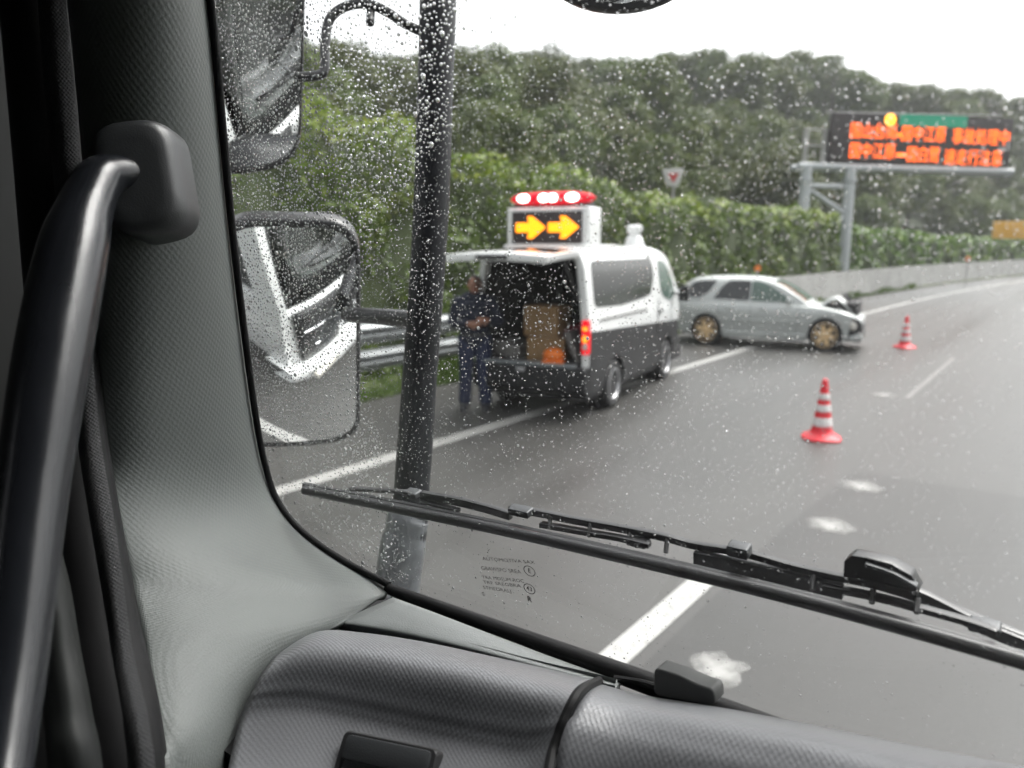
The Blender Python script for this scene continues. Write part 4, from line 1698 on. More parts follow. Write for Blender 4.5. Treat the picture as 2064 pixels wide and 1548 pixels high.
for sgn in (-1, 1):
    mb = MB()
    mb.loft([[(sgn * (car_hw(y, 0.3) + 0.002), y, 0.315), (sgn * (car_hw(y, 0.3) + 0.022), y, 0.30), (sgn * (car_hw(y, 0.25) + 0.02), y, 0.19), (sgn * (car_hw(y, 0.25) - 0.04), y, 0.17)] for y in np.linspace(1.26, 3.04, 10)], caps=True)
    mb.build('side_skirt', M['silver'], CAR)
    mb = MB()
    mb.loft([[(sgn * (car_hw(y, 0.56) + 0.001), y, 0.585), (sgn * (car_hw(y, 0.56) + 0.012), y, 0.575), (sgn * (car_hw(y, 0.53) + 0.012), y, 0.535), (sgn * (car_hw(y, 0.53) + 0.001), y, 0.525)] for y in np.linspace(1.27, 3.03, 10)], caps=True)
    mb.build('side_moulding', M['silver'], CAR)
    for y in (1.12, 1.84, 2.86):
        mb = MB()
        mb.loft([[(sgn * (car_hw(y, z) + 0.0012), y - 0.004, z), (sgn * (car_hw(y, z) + 0.0012), y + 0.004, z), (sgn * (car_hw(y, z) - 0.01), y + 0.004, z), (sgn * (car_hw(y, z) - 0.01), y - 0.004, z)] for z in np.linspace(0.33, 0.90, 9)], closed=True, caps=True)
        mb.build('door_gap', M['seal'], CAR)
    for y in (1.36, 2.12):
        mb = MB()
        mb.box((sgn * 0.842, y, 0.80), (0.03, 0.16, 0.03))
        mb.build('door_handle', M['silver'], CAR, bevel=0.01)
    mb = MB()
    mb.box((sgn * 0.86, 2.66, 0.985), (0.17, 0.09, 0.11))
    mb.build('wing_mirror', M['silver'], CAR, bevel=0.03)
    mb = MB()
    mb.prism(round_poly([(0.0, 0.0), (0.16, 0.0), (0.19, 0.11), (0.0, 0.11)], 0.03), frame((sgn * 0.805, 0.04, 0.54), (0, 1, 0), (0, 0, 1)) @ Matrix.Translation((0, 0, -0.01)), 0.035)
    mb.build('tail_light', M['red_plain'], CAR, bevel=0.008)
# smashed front end
rg = random.Random(4)
mb = MB()
secs = []
for i in range(10):
    u = i / 9
    y = lerp(3.02, 3.92, u)
    zc = 0.905 + 0.24 * math.exp(-((u - 0.62) / 0.26) ** 2) - 0.10 * u
    secs.append([(s * 0.70 * (1 - 0.12 * u) - 0.04, y + 0.03 * rg.uniform(-1, 1), zc - 0.07 * s * s + 0.05 * s * u + 0.018 * rg.uniform(-1, 1) * (u > 0.2)) for s in np.linspace(-1, 1, 9)])
mb.loft(secs)
hood = mb.build('crumpled_bonnet', M['silver'], CAR, sharp=20)
hm_ = hood.modifiers.new('thick', 'SOLIDIFY')
hm_.thickness = 0.02
mb = MB()
for i in range(16):
    a = rg.uniform(-0.62, 0.2)
    mb.box((a, rg.uniform(3.62, 3.96), rg.uniform(0.60, 1.0)), (rg.uniform(0.12, 0.3), rg.uniform(0.08, 0.24), rg.uniform(0.05, 0.16)),
           Matrix.Rotation(rg.uniform(-0.7, 0.7), 3, 'X') @ Matrix.Rotation(rg.uniform(-0.7, 0.7), 3, 'Z'))
mb.box((-0.05, 3.82, 0.78), (1.15, 0.46, 0.36))
mb.build('engine_bay', M['cavity'], CAR, bevel=0.01)
mb = MB()
mb.prism([(3.80, 0.34), (3.95, 0.22), (4.08, 0.26), (4.15, 0.40), (4.16, 0.58), (4.09, 0.66), (3.98, 0.68), (3.90, 0.62), (3.83, 0.52)], frame((0.72, 0, 0), (0, 1, 0), (0, 0, 1)) @ Matrix.Translation((0, 0, 0.0)), 0.062)
mb.build('broken_wing', M['trim'], CAR, bevel=0.015)
mb = MB()
mb.ball((0.79, 3.99, 0.52), (0.04, 0.075, 0.085), 18, 10)
mb.build('headlight', M['clear_lens'], CAR)
mb = MB()
mb.box((0.73, 4.05, 0.29), (0.16, 0.26, 0.12), Matrix.Rotation(0.25, 3, 'X'))
mb.build('bumper_corner', M['silver'], CAR, bevel=0.03)
mb = MB()
mb.box((0, 4.11, 0.42), (1.2, 0.08, 0.34), Matrix.Rotation(0.1, 3, 'X'))
mb.build('front_bumper', M['trim'], CAR, bevel=0.03)
wr = ground_at(1425, 694)
wf = ground_at(1664, 708)
cd = (wf - wr)[:2]
CAR_ROT = math.atan2(-cd[0], cd[1])
cs, sn = math.cos(CAR_ROT), math.sin(CAR_ROT)
mid = (wr + wf) / 2
lx, ly = 0.84, (CAX[0] + CAX[1]) / 2
CAR.location = (mid[0] - (lx * cs - ly * sn), mid[1] - (lx * sn + ly * cs), 0.002)
CAR.rotation_euler = (0, 0, CAR_ROT)
CAR.scale = (1, 0.978, 1.05)


# ------------------------------------------------------------------ officer at the back of the van
def merged(name, mb, voxel, mat, parent=None, smooth=6):
    """closed shapes grown together into one continuous skin"""
    o = mb.build(name, None, None)
    r = o.modifiers.new('grow', 'REMESH')
    r.mode = 'VOXEL'
    r.voxel_size = voxel
    r.use_smooth_shade = True
    if smooth:
        s = o.modifiers.new('soften', 'SMOOTH')
        s.iterations = smooth
        s.factor = 0.5
    dg = bpy.context.evaluated_depsgraph_get()
    dg.update()
    me = bpy.data.meshes.new_from_object(o.evaluated_get(dg))
    me.name = name
    old = o.data
    o.modifiers.clear()
    o.data = me
    bpy.data.meshes.remove(old)
    me.materials.clear()
    me.materials.append(mat)
    for p in me.polygons:
        p.use_smooth = True
    if parent is not None:
        o.parent = parent
    return o


def limb(mb, pts, rs, n=14, flat=1.0):
    mb.tube(pts, rs, n, 5)
    mb.ball(pts[0], rs[0] * 0.99, 12, 8)
    mb.ball(pts[-1], rs[-1] * 0.99, 12, 8)


# the figure faces -y; his right side is -x
HIP, SHO = 0.93, 1.42
LEG = {-1: [(-0.095, 0.0, 0.93), (-0.105, -0.01, 0.50), (-0.125, 0.03, 0.10)], 1: [(0.095, 0.0, 0.93), (0.11, -0.03, 0.50), (0.125, 0.0, 0.10)]}
ARM = {-1: [(-0.185, 0.02, 1.40), (-0.255, 0.02, 1.13), (-0.045, -0.235, 1.135)], 1: [(0.185, 0.02, 1.40), (0.285, -0.01, 1.14), (0.165, -0.26, 1.185)]}


def torso(mb, g=0.0):
    for z, rx, ry, cy in ((0.93, 0.165, 0.115, 0.0), (1.03, 0.16, 0.115, 0.0), (1.13, 0.16, 0.115, -0.01), (1.24, 0.175, 0.12, -0.005), (1.34, 0.185, 0.115, 0.005), (1.42, 0.15, 0.09, 0.015)):
        mb.ball((0, cy, z), (rx + g, ry + g, 0.105 + g * 0.5), 20, 12)


def hand(mb, wrist, d, palm_n, side):
    """palm, four curled fingers of unequal length and a thumb leaving the side of the palm"""
    w = Vector(wrist)
    d = Vector(d).normalized()
    nrm = Vector(palm_n)
    nrm = (nrm - d * nrm.dot(d)).normalized()
    s = d.cross(nrm) * side
    Mh = Matrix.Identity(3)
    for i in range(3):
        Mh[i][0], Mh[i][1], Mh[i][2] = s[i], d[i], nrm[i]
    mb.ball(w + d * 0.045, (0.041, 0.052, 0.016), 14, 10, Mh)
    mb.ball(w + d * 0.005, (0.028, 0.03, 0.019), 12, 8, Mh)
    for k, (o, ln) in enumerate(((-0.030, 0.066), (-0.010, 0.076), (0.010, 0.071), (0.029, 0.055))):
        b0 = w + d * 0.082 + s * o
        b1 = b0 + d * ln * 0.42 + nrm * 0.010
        b2 = b1 + d * ln * 0.22 + nrm * 0.024
        b3 = b2 - d * ln * 0.05 + nrm * 0.024
        limb(mb, [b0 - d * 0.02, b1, b2, b3], [0.0095, 0.009, 0.0085, 0.0075], 8)
    t0 = w + d * 0.025 - s * 0.032
    limb(mb, [t0, t0 - s * 0.022 + d * 0.022 + nrm * 0.012, t0 - s * 0.022 + d * 0.05 + nrm * 0.024], [0.0125, 0.011, 0.009], 8)


HEADC = (0.005, -0.015, 1.615)
mb = MB()
torso(mb)
limb(mb, [(0, 0.02, 1.44), (0.002, 0.005, 1.50), (0.004, 0.0, 1.55)], [0.062, 0.056, 0.056])
mb.ball(HEADC, (0.076, 0.093, 0.112), 20, 14)
mb.ball((0.005, -0.045, 1.555), (0.055, 0.058, 0.052), 16, 10)            # jaw and chin
mb.ball((0.005, -0.108, 1.600), (0.013, 0.020, 0.022), 10, 8)             # nose
mb.ball((0.005, -0.098, 1.625), (0.010, 0.014, 0.03), 10, 8)
for sg in (-1, 1):
    mb.ball((0.005 + sg * 0.078, -0.005, 1.605), (0.012, 0.022, 0.034), 10, 8)   # ears
    mb.ball((0.005 + sg * 0.032, -0.085, 1.643), (0.028, 0.014, 0.010), 10, 6)   # brows
    mb.ball((0.005 + sg * 0.042, -0.065, 1.59), (0.028, 0.022, 0.022), 10, 6)    # cheeks
    limb(mb, LEG[sg], [0.088, 0.058, 0.040])
    fz = Vector(LEG[sg][2])
    mb.ball((fz.x + sg * 0.01, fz.y - 0.06, 0.045), (0.043, 0.12, 0.04), 14, 8)
    a = ARM[sg]
    limb(mb, a, [0.050, 0.040, 0.029])
hand(mb, ARM[-1][2], (0.85, -0.35, 0.05), (0.1, 0.9, -0.1), 1)
hand(mb, ARM[1][2], (-0.45, -0.8, 0.15), (-0.6, 0.6, -0.3), -1)
P = merged('person', mb, 0.0052, M['skin'], None, 3)
tag(P, 'officer in dark navy uniform, hands held before him, beside the open van', 'person')
mb = MB()
torso(mb, 0.022)
mb.ball((0, 0.0, 0.94), (0.185, 0.14, 0.09), 18, 10)
for sg in (-1, 1):
    a = [Vector(q) for q in ARM[sg]]
    e = a[1].lerp(a[2], 0.86)
    limb(mb, [a[0], a[1], e], [0.073, 0.058, 0.047])
mb.ball((0, 0.015, 1.455), (0.085, 0.08, 0.05), 14, 8)
merged('jacket', mb, 0.010, M['navy'], P, 5)
mb = MB()
mb.ball((0, 0.0, 0.95), (0.175, 0.128, 0.11), 18, 10)
for sg in (-1, 1):
    a = [Vector(q) for q in LEG[sg]]
    limb(mb, [a[0], a[1], a[2] + Vector((0, 0, 0.02))], [0.108, 0.083, 0.076])
merged('trousers', mb, 0.010, M['navy_trouser'], P, 5)
for sg in (-1, 1):
    fz = Vector(LEG[sg][2])
    mb = MB()
    mb.ball((fz.x + sg * 0.01, fz.y - 0.065, 0.045), (0.052, 0.135, 0.046), 16, 10)
    mb.tube([(fz.x, fz.y, 0.03), (fz.x, fz.y, 0.19)], [0.055, 0.055], 14)
    mb.box((fz.x + sg * 0.01, fz.y - 0.06, 0.012), (0.09, 0.25, 0.024))
    merged('boot', mb, 0.008, M['boot'], P, 3)
mb = MB()
mb.ball((0.005, 0.004, 1.642), (0.083, 0.094, 0.098), 20, 14)
mb.ball((0.005, 0.03, 1.60), (0.079, 0.075, 0.09), 16, 10)
hair = merged('hair', mb, 0.007, M['hair'], P, 3)
for sg in (-1, 1):
    mb = MB()
    mb.ball((0.005 + sg * 0.031, -0.0955, 1.618), (0.014, 0.008, 0.007), 12, 8)
    ey = mb.build('eye', M['eye_white'], P)
    mb = MB()
    mb.ball((0.005 + sg * 0.031, -0.102, 1.618), (0.0055, 0.003, 0.0055), 10, 6)
    mb.build('iris', M['hair'], ey)
mb = MB()
mb.ball((0.005, -0.099, 1.556), (0.024, 0.008, 0.007), 14, 6)
mb.build('mouth', M['lip'], P)
mb = MB()
mb.lathe([(0.168, -0.02), (0.172, -0.018), (0.172, 0.018), (0.168, 0.02)], 30, Matrix.Translation((0, 0, 0.985)) @ Matrix.Diagonal((1.06, 0.80, 1, 1)))
mb.build('belt', M['trim'], P)
g = ground_at(958, 826)
P.location = (g[0], g[1], 0.003)
P.rotation_euler = (0, 0, math.radians(34))
P.scale = (1.16, 1.10, 1.055)

# ------------------------------------------------------------------ the truck we look out of
TR = empty('truck', (0.35, 0.0, 0.0))
tag(TR, 'white cab-over truck whose grey interior, wiper and mirrors frame the view', 'truck')
TO = (0.35, 0.0, 0.0)
GLASS_L, GLASS_R, GLASS_B, GLASS_T = -0.90, 1.55, 1.795, 2.72


def wsy(z, off=0.0):
    return WS_Y + off - WS_K * (z - WS_Z)


def spline_grid(rows, n_along, n_down):
    """smooth surface through rows of 3D points"""
    rows = [catmull(r, n_along) for r in rows]
    G_ = np.array(rows)
    cols = [catmull(G_[:, j], n_down) for j in range(G_.shape[1])]
    return np.array(cols).transpose(1, 0, 2)


def sheet(grid, name, mat, parent, thick=0.012, sharp=60):
    mb = MB()
    mb.loft([[tuple(p) for p in row] for row in grid])
    o = mb.build(name, mat, parent, off=TO, sharp=sharp)
    # make sure the solid grows away from the viewer
    me = o.data
    du = np.concatenate([np.zeros((grid.shape[0], 1)), np.cumsum(np.linalg.norm(np.diff(grid, axis=1), axis=2), axis=1)], 1)
    dv = np.concatenate([np.zeros((1, grid.shape[1])), np.cumsum(np.linalg.norm(np.diff(grid, axis=0), axis=2), axis=0)], 0)
    q = np.stack([du, dv], 2).reshape(-1, 2)
    li = np.empty(len(me.loops), dtype=np.int32)
    me.loops.foreach_get('vertex_index', li)
    me.uv_layers.new(name='UVMap').data.foreach_set('uv', q[li].astype(np.float32).ravel())
    p0 = me.polygons[len(me.polygons) // 2]
    c = Vector(p0.center) + Vector(TO)
    if p0.normal.dot(Vector(CAM) - c) < 0:
        me.flip_normals()
    s = o.modifiers.new('thickness', 'SOLIDIFY')
    s.thickness = thick
    s.offset = -1
    return o


def carry_on(rows, up=0.0, down=0.0, right=0.0):
    """carries a moulding on past its measured rows, up, down or to the right"""
    rows = [[np.asarray(p, float) for p in r] for r in rows]
    if up:
        rows.insert(0, [a + (a - b) * (up / max(0.02, a[2] - b[2])) for a, b in zip(rows[0], rows[1])])
    if down:
        rows.append([a + np.array([0.0, -0.02, -down]) for a in rows[-1]])
    if right:
        rows = [r + [r[-1] + np.array([right * 0.4, 0, 0]), r[-1] + np.array([right, 0, 0])] for r in rows]
    return rows


# A-pillar trim: right edge on the glass, wrapping back and round towards the door
PR = [(404, -90), (415, -20), (432, 150), (448, 330), (465, 500), (488, 690), (510, 850), (528, 940), (553, 1012), (600, 1073), (680, 1131), (779, 1184)]
PB = [(752, 1216), (692, 1254), (632, 1291), (574, 1334), (524, 1392), (490, 1463), (458, 1600)]
PL = [(125, -90), (132, -20), (150, 150), (166, 330), (180, 500), (192, 690), (206, 850), (217, 930), (228, 1000), (240, 1060), (252, 1115), (262, 1165),
      (272, 1205), (284, 1255), (294, 1305), (304, 1360), (318, 1425), (330, 1500), (350, 1620)]
tR = [glass_t(x, y, -0.004) for x, y in PR] + [0.905, 0.855, 0.825, 0.797, 0.768, 0.740, 0.695]
tL = list(np.interp(range(len(PL)), [0, 3, 5, 7, 11, 14, 18], [0.68, 0.735, 0.77, 0.78, 0.75, 0.71, 0.63]))
rows = []
for i, ((xr, yr), (xl, yl)) in enumerate(zip(PR + PB, PL)):
    row = []
    fl = np.interp(i, [0, 6, 9, 12, 18], [1.0, 1.0, 0.6, 0.3, 0.3])
    for u in (0, 0.035, 0.10, 0.22, 0.38, 0.55, 0.72, 0.87, 1.0):
        bulge = np.interp(u, [0, 0.035, 0.10, 0.22, 0.38, 0.55, 0.72, 0.87, 1.0], [0, 0.018, 0.036, 0.054, 0.062, 0.060, 0.050, 0.030, 0.0]) * fl
        sag = 0.0 if i < 8 else 26 * math.sin(math.pi * u) * min(1, (i - 7) / 4)
        t = tR[i] + (tL[i] - tR[i]) * u - bulge
        row.append(at(xr + (xl - xr) * u, yr + (yl - yr) * u + sag * 0.0, t))
    rows.append(row)
PG = spline_grid(carry_on(rows, up=0.30, down=0.35), 4, 5)
for _ in range(40):                               # ease the surface so that no crease shows in the flare
    PG[1:-1, 1:-1] += 0.5 * ((PG[:-2, 1:-1] + PG[2:, 1:-1] + PG[1:-1, :-2] + PG[1:-1, 2:]) / 4 - PG[1:-1, 1:-1])
pillar = sheet(PG, 'pillar_trim', M['pillar'], TR, 0.010)
# black rubber edge between trim and glass
mb = MB()
mb.tube([on_glass(x + (7 if i < 8 else 5), y - (0 if i < 8 else 5), -0.004) for i, (x, y) in enumerate(PR)], 0.0042, 10, 6)
mb.build('glass_seal', M['seal'], TR, off=TO)
# door frame, seal and trim in the dark left corner
DX = -0.93
mb = MB()
mb.prism([(-1.2, 1.0), (0.54, 1.0), (0.54, 1.70), (0.50, 2.75), (-0.35, 2.75), (-0.30, 1.70), (-1.2, 1.70)], frame((DX, 0, 0), (0, 1, 0), (0, 0, 1)) @ Matrix.Translation((0, 0, -0.03)), 0.06)
door = mb.build('door', M['cab_lining'], TR, off=TO)
mb = MB()
mb.tube([at(60, -80, 0.72) + np.array([-0.02, 0.0, 0.3]), at(60, -80, 0.72), at(92, 250, 0.74), at(120, 600, 0.76), at(150, 900, 0.75), at(205, 1250, 0.69), at(262, 1620, 0.62), at(262, 1620, 0.62) + np.array([0, -0.03, -0.3])], 0.030, 12, 6)
mb.build('weather_seal', M['seal'], TR, off=TO)
rows = [[at(x0, y, t - 0.085), at((x0 + x1) / 2, y, t - 0.092), at(x1 + 4, y, t - 0.085)] for x0, x1, y, t in
        ((70, 122, -80, 0.72), (84, 140, 120, 0.73), (104, 158, 330, 0.74), (128, 172, 560, 0.75), (152, 196, 860, 0.75), (186, 232, 1080, 0.70), (222, 262, 1300, 0.66), (262, 316, 1620, 0.58))]
sheet(spline_grid(carry_on(rows, up=0.28, down=0.3), 3, 5), 'fabric_strip', M['belt'], TR, 0.004)
rows = [[at(x0, y, t), at((x0 + x1) / 2, y, t - 0.008), at(x1, y, t + 0.006)] for x0, x1, y, t in
        ((60, 118, 1090, 0.60), (66, 142, 1180, 0.585), (74, 162, 1300, 0.57), (86, 186, 1430, 0.55), (100, 214, 1640, 0.53))]
sheet(spline_grid(carry_on(rows, down=0.3), 3, 5), 'door_trim', M['door_dark'], TR, 0.01)
# grab handle with its cover
HP = [(-14, 1640, 0.40, 62), (4, 1500, 0.425, 62), (30, 1300, 0.46, 64), (64, 1000, 0.51, 66), (96, 780, 0.55, 70), (124, 620, 0.585, 69), (149, 500, 0.615, 64),
      (172, 420, 0.64, 52), (198, 366, 0.66, 46), (226, 352, 0.675, 40), (262, 350, 0.69, 34)]
mb = MB()
h0, h1 = at(*HP[0][:3]), at(*HP[1][:3])
mb.tube([h0 + (h0 - h1) * 3.0 + np.array([-0.05, 0.09, -0.03]), h0 + (h0 - h1) * 1.4] + [at(x, y, t) for x, y, t, r in HP], [0.014, 0.0165] + [r * t / 1550 for x, y, t, r in HP], 24, 6)
hdl = mb.build('grab_handle', M['handle'], TR, off=TO)
cc = at(297, 364, 0.705)
cx_ = Vector(at(372, 352, 0.69)) - Vector(at(222, 378, 0.69))
cy_ = Vector(at(292, 246, 0.70)) - Vector(at(300, 484, 0.70))
CF = frame(cc, cx_, cy_)
mb = MB()
W2, H2 = cx_.length / 2 * 0.94, cy_.length / 2
secs = []
for d, s in ((-0.030, 1.0), (0.004, 1.0), (0.014, 0.975), (0.0205, 0.92), (0.0235, 0.82), (0.0245, 0.6)):
    ring = []
    for x, y in round_poly([(-W2 * s, -H2 * s), (W2 * s, -H2 * s * 0.93), (W2 * s, H2 * s), (-W2 * s, H2 * s * 0.93)], 0.026, 6):
        dd = d + 0.012 * max(0.0, -x / W2) * (1 if d > 0 else 0) + (-0.010 * max(0.0, x / W2) if d > 0 else 0)
        ring.append(CF @ Vector((x, y, dd)))
    secs.append(ring)
mb.loft(secs, closed=True, caps=True)
mb.build('handle_cover', M['cover'], hdl, off=TO, sharp=80)

# dashboard
Pt = lambda l: [[at(x, y, t) for x, y, t in r] for r in l]
rows = Pt([
    [(600, 1302, 0.834), (660, 1284, 0.824), (740, 1288, 0.809), (860, 1306, 0.784), (1000, 1334, 0.754), (1100, 1356, 0.734), (1196, 1380, 0.716)],
    [(566, 1312, 0.800), (640, 1273, 0.790), (730, 1276, 0.775), (856, 1295, 0.750), (1000, 1326, 0.720), (1098, 1348, 0.700), (1192, 1370, 0.682)],
    [(534, 1348, 0.740), (618, 1312, 0.730), (720, 1316, 0.715), (850, 1338, 0.690), (990, 1366, 0.660), (1080, 1386, 0.640), (1160, 1398, 0.622)],
    [(511, 1390, 0.724), (600, 1378, 0.714), (706, 1392, 0.699), (842, 1420, 0.674), (980, 1446, 0.644), (1066, 1458, 0.624), (1134, 1448, 0.606)],
    [(498, 1416, 0.720), (594, 1412, 0.710), (702, 1428, 0.695), (839, 1456, 0.670), (974, 1484, 0.640), (1058, 1496, 0.620), (1120, 1480, 0.602)],
    [(482, 1456, 0.710), (582, 1452, 0.700), (696, 1468, 0.685), (834, 1498, 0.660), (968, 1526, 0.630), (1050, 1538, 0.610), (1108, 1524, 0.592)],
    [(458, 1560, 0.665), (566, 1566, 0.655), (686, 1580, 0.640), (826, 1610, 0.615), (960, 1640, 0.585), (1040, 1652, 0.565), (1094, 1640, 0.547)],
    [(440, 1700, 0.600), (552, 1706, 0.590), (676, 1716, 0.575), (818, 1746, 0.550), (954, 1776, 0.520), (1032, 1790, 0.500), (1084, 1780, 0.482)]])
dash = sheet(spline_grid(carry_on(rows, down=0.35), 6, 6), 'dashboard', M['dash'], TR, 0.012)
rows = Pt([
    [(1216, 1388, 0.704), (1300, 1408, 0.687), (1460, 1432, 0.640), (1620, 1462, 0.597), (1820, 1504, 0.545), (2064, 1552, 0.492), (2400, 1620, 0.432)],
    [(1206, 1378, 0.684), (1300, 1402, 0.668), (1460, 1428, 0.622), (1620, 1458, 0.580), (1820, 1500, 0.530), (2064, 1547, 0.478), (2400, 1614, 0.420)],
    [(1178, 1398, 0.624), (1290, 1424, 0.610), (1450, 1452, 0.568), (1610, 1484, 0.529), (1810, 1530, 0.484), (2060, 1580, 0.436), (2400, 1650, 0.383)],
    [(1148, 1446, 0.598), (1270, 1474, 0.584), (1440, 1508, 0.544), (1600, 1544, 0.507), (1800, 1594, 0.463), (2056, 1650, 0.418), (2400, 1724, 0.367)],
    [(1128, 1500, 0.585), (1256, 1528, 0.571), (1430, 1566, 0.532), (1590, 1606, 0.496), (1790, 1660, 0.453), (2050, 1720, 0.409), (2400, 1800, 0.359)],
    [(1112, 1580, 0.574), (1244, 1610, 0.560), (1420, 1650, 0.522), (1580, 1694, 0.486), (1780, 1750, 0.445), (2044, 1812, 0.401), (2400, 1896, 0.352)],
    [(1098, 1700, 0.556), (1232, 1736, 0.543), (1410, 1780, 0.506), (1570, 1826, 0.471), (1770, 1886, 0.431), (2040, 1950, 0.389), (2400, 2040, 0.341)]])
dash2 = sheet(spline_grid(carry_on(rows, down=0.35, right=1.25), 6, 6), 'dashboard', M['dash'], TR, 0.012)
# dark joint between the two halves
mb = MB()
mb.tube([at(1206, 1374, 0.692), at(1167, 1397, 0.618), at(1140, 1447, 0.600), at(1126, 1484, 0.595), at(1112, 1528, 0.584), at(1097, 1640, 0.540), at(1086, 1780, 0.475)], 0.0048, 8, 6)
mb.build('dash_joint', M['seal'], TR, off=TO)
# pale corner panel under the glass, and the dark recess before it
rows = Pt([
    [(792, 1204, 0.900), (880, 1236, 0.860), (980, 1274, 0.822), (1080, 1312, 0.788), (1180, 1348, 0.756), (1252, 1374, 0.734)],
    [(742, 1226, 0.880), (846, 1252, 0.842), (960, 1288, 0.806), (1066, 1322, 0.774), (1172, 1354, 0.744), (1246, 1378, 0.724)],
    [(692, 1250, 0.862), (814, 1272, 0.826), (944, 1304, 0.790), (1056, 1334, 0.760), (1166, 1362, 0.732), (1240, 1382, 0.715)],
    [(684, 1262, 0.866), (808, 1284, 0.830), (940, 1314, 0.794), (1054, 1344, 0.764), (1164, 1370, 0.736), (1238, 1388, 0.719)],
    [(690, 1290, 0.890), (812, 1312, 0.852), (942, 1340, 0.814), (1056, 1368, 0.782), (1166, 1392, 0.752), (1240, 1410, 0.733)]])
sheet(spline_grid(rows, 5, 5), 'corner_panel', M['dash_smooth'], TR, 0.008)
mb = MB()
mb.box((-0.30, 0.50, 1.745), (1.0, 0.30, 0.05))
mb.box((0.75, 0.46, 1.745), (1.5, 0.34, 0.05))
mb.build('dash_core', M['seal'], TR, off=TO)
# black band along the foot of the glass
mb = MB()
a0, a1 = on_glass(781, 1186, -0.004), on_glass(1290, 1371, -0.004)
for q0, q1, th in ((a0, np.array([1.4, a1[1], a1[2]]), 0.008),):
    mb.tube([q0, a1, q1], [0.0066, 0.0105, 0.0115], 12)
mb.build('windshield_foot', M['seal'], TR, off=TO)
mb = MB()
mb.tube([at(790, 1202, 0.925), at(1040, 1294, 0.812), at(1250, 1373, 0.742)], 0.0022, 8)
mb.build('edge_bead', M['dash_smooth'], TR, off=TO)
# air vent in the left dash half
vc = at(779, 1560, 0.647)
vx = Vector(at(880, 1582, 0.631)) - Vector(at(684, 1538, 0.665))
VF = frame(vc, vx, Vector((-0.25, 0.62, 0.74)))
mb = MB()
w2 = vx.length / 2
secs = []
for d, s in ((-0.03, 1.0), (0.006, 1.0), (0.010, 0.95), (0.010, 0.86), (-0.02, 0.82)):
    secs.append([VF @ Vector((x, y, d)) for x, y in round_poly([(-w2 * s, -0.040 * s), (w2 * s, -0.040 * s), (w2 * s, 0.026 * s), (-w2 * s, 0.026 * s)], 0.006, 4)])
mb.loft(secs, closed=True)
vent = mb.build('air_vent', M['trim'], dash, off=TO, sharp=50)
mb = MB()
mb.prism(round_poly([(-w2 * 0.84, -0.034), (w2 * 0.84, -0.034), (w2 * 0.84, 0.0215), (-w2 * 0.84, 0.0215)], 0.004), VF @ Matrix.Translation((0, 0, -0.024)), 0.004)
for k in range(3):
    mb.box(VF @ Vector((-w2 * 0.32 + k * w2 * 0.40, -0.012, -0.005)), (0.0014, 0.012, 0.046), VF.to_3x3() @ Matrix.Rotation(0, 3, 'Z') @ Matrix(((1, 0, 0), (0, 0, 1), (0, 1, 0))))
mb.build('vent_slats', M['trim'], dash, off=TO, smooth=False)
mb = MB()
mb.prism([(-w2 * 0.86, 0.003), (w2 * 0.88, 0.003), (w2 * 0.88, 0.0235), (-w2 * 0.86, 0.0235)], VF @ Matrix.Translation((0, 0, 0.002)), 0.012)
mb.build('vent_hood', M['cover'], dash, off=TO, bevel=0.005)
# rubber buffer standing on the dash edge by the glass
kc = at(1388, 1373, 0.655)
KF = frame(kc, Vector(at(1452, 1388, 0.64)) - Vector(at(1326, 1360, 0.672)), (0, 0.1, 1))
mb = MB()
prof = round_poly([(-0.0275, -0.014), (0.0275, -0.011), (0.0265, 0.003), (0.012, 0.004), (-0.004, 0.0085), (-0.0265, 0.0105)], 0.005, 4)
mb.prism(prof, KF @ Matrix.Translation((0, 0, -0.011)), 0.022)
mb.build('rubber_buffer', M['rubber'], dash2, off=TO, bevel=0.003, seg=3)
mb = MB()
mb.tube([at(1240, 1368, 0.735), at(1290, 1376, 0.715), at(1335, 1388, 0.69)], 0.0035, 8, 4)
mb.build('cable', M['seal'], dash2, off=TO)

mb = MB()
mb.box((0.35, 0.50, 1.38), (2.5, 0.04, 0.66))
mb.build('front_wall', M['cab_lining'], TR, off=TO)

# glass pane
mb = MB()
r0 = []
for off in (0.0, 0.006):
    r0.append([(GLASS_L, wsy(GLASS_B, off), GLASS_B), (GLASS_R, wsy(GLASS_B, off), GLASS_B), (GLASS_R, wsy(GLASS_T, off), GLASS_T), (GLASS_L, wsy(GLASS_T, off), GLASS_T)])
mb.loft(r0, closed=True, caps=True)
pane = mb.build('windshield', M['glass'], TR, off=TO, smooth=False)


def glass_frame(px, py, px2, py2, off=-0.0012):
    a, b = Vector(on_glass(px, py, off)), Vector(on_glass(px2, py2, off))
    return frame(a, b - a, (0, -WS_K, 1))


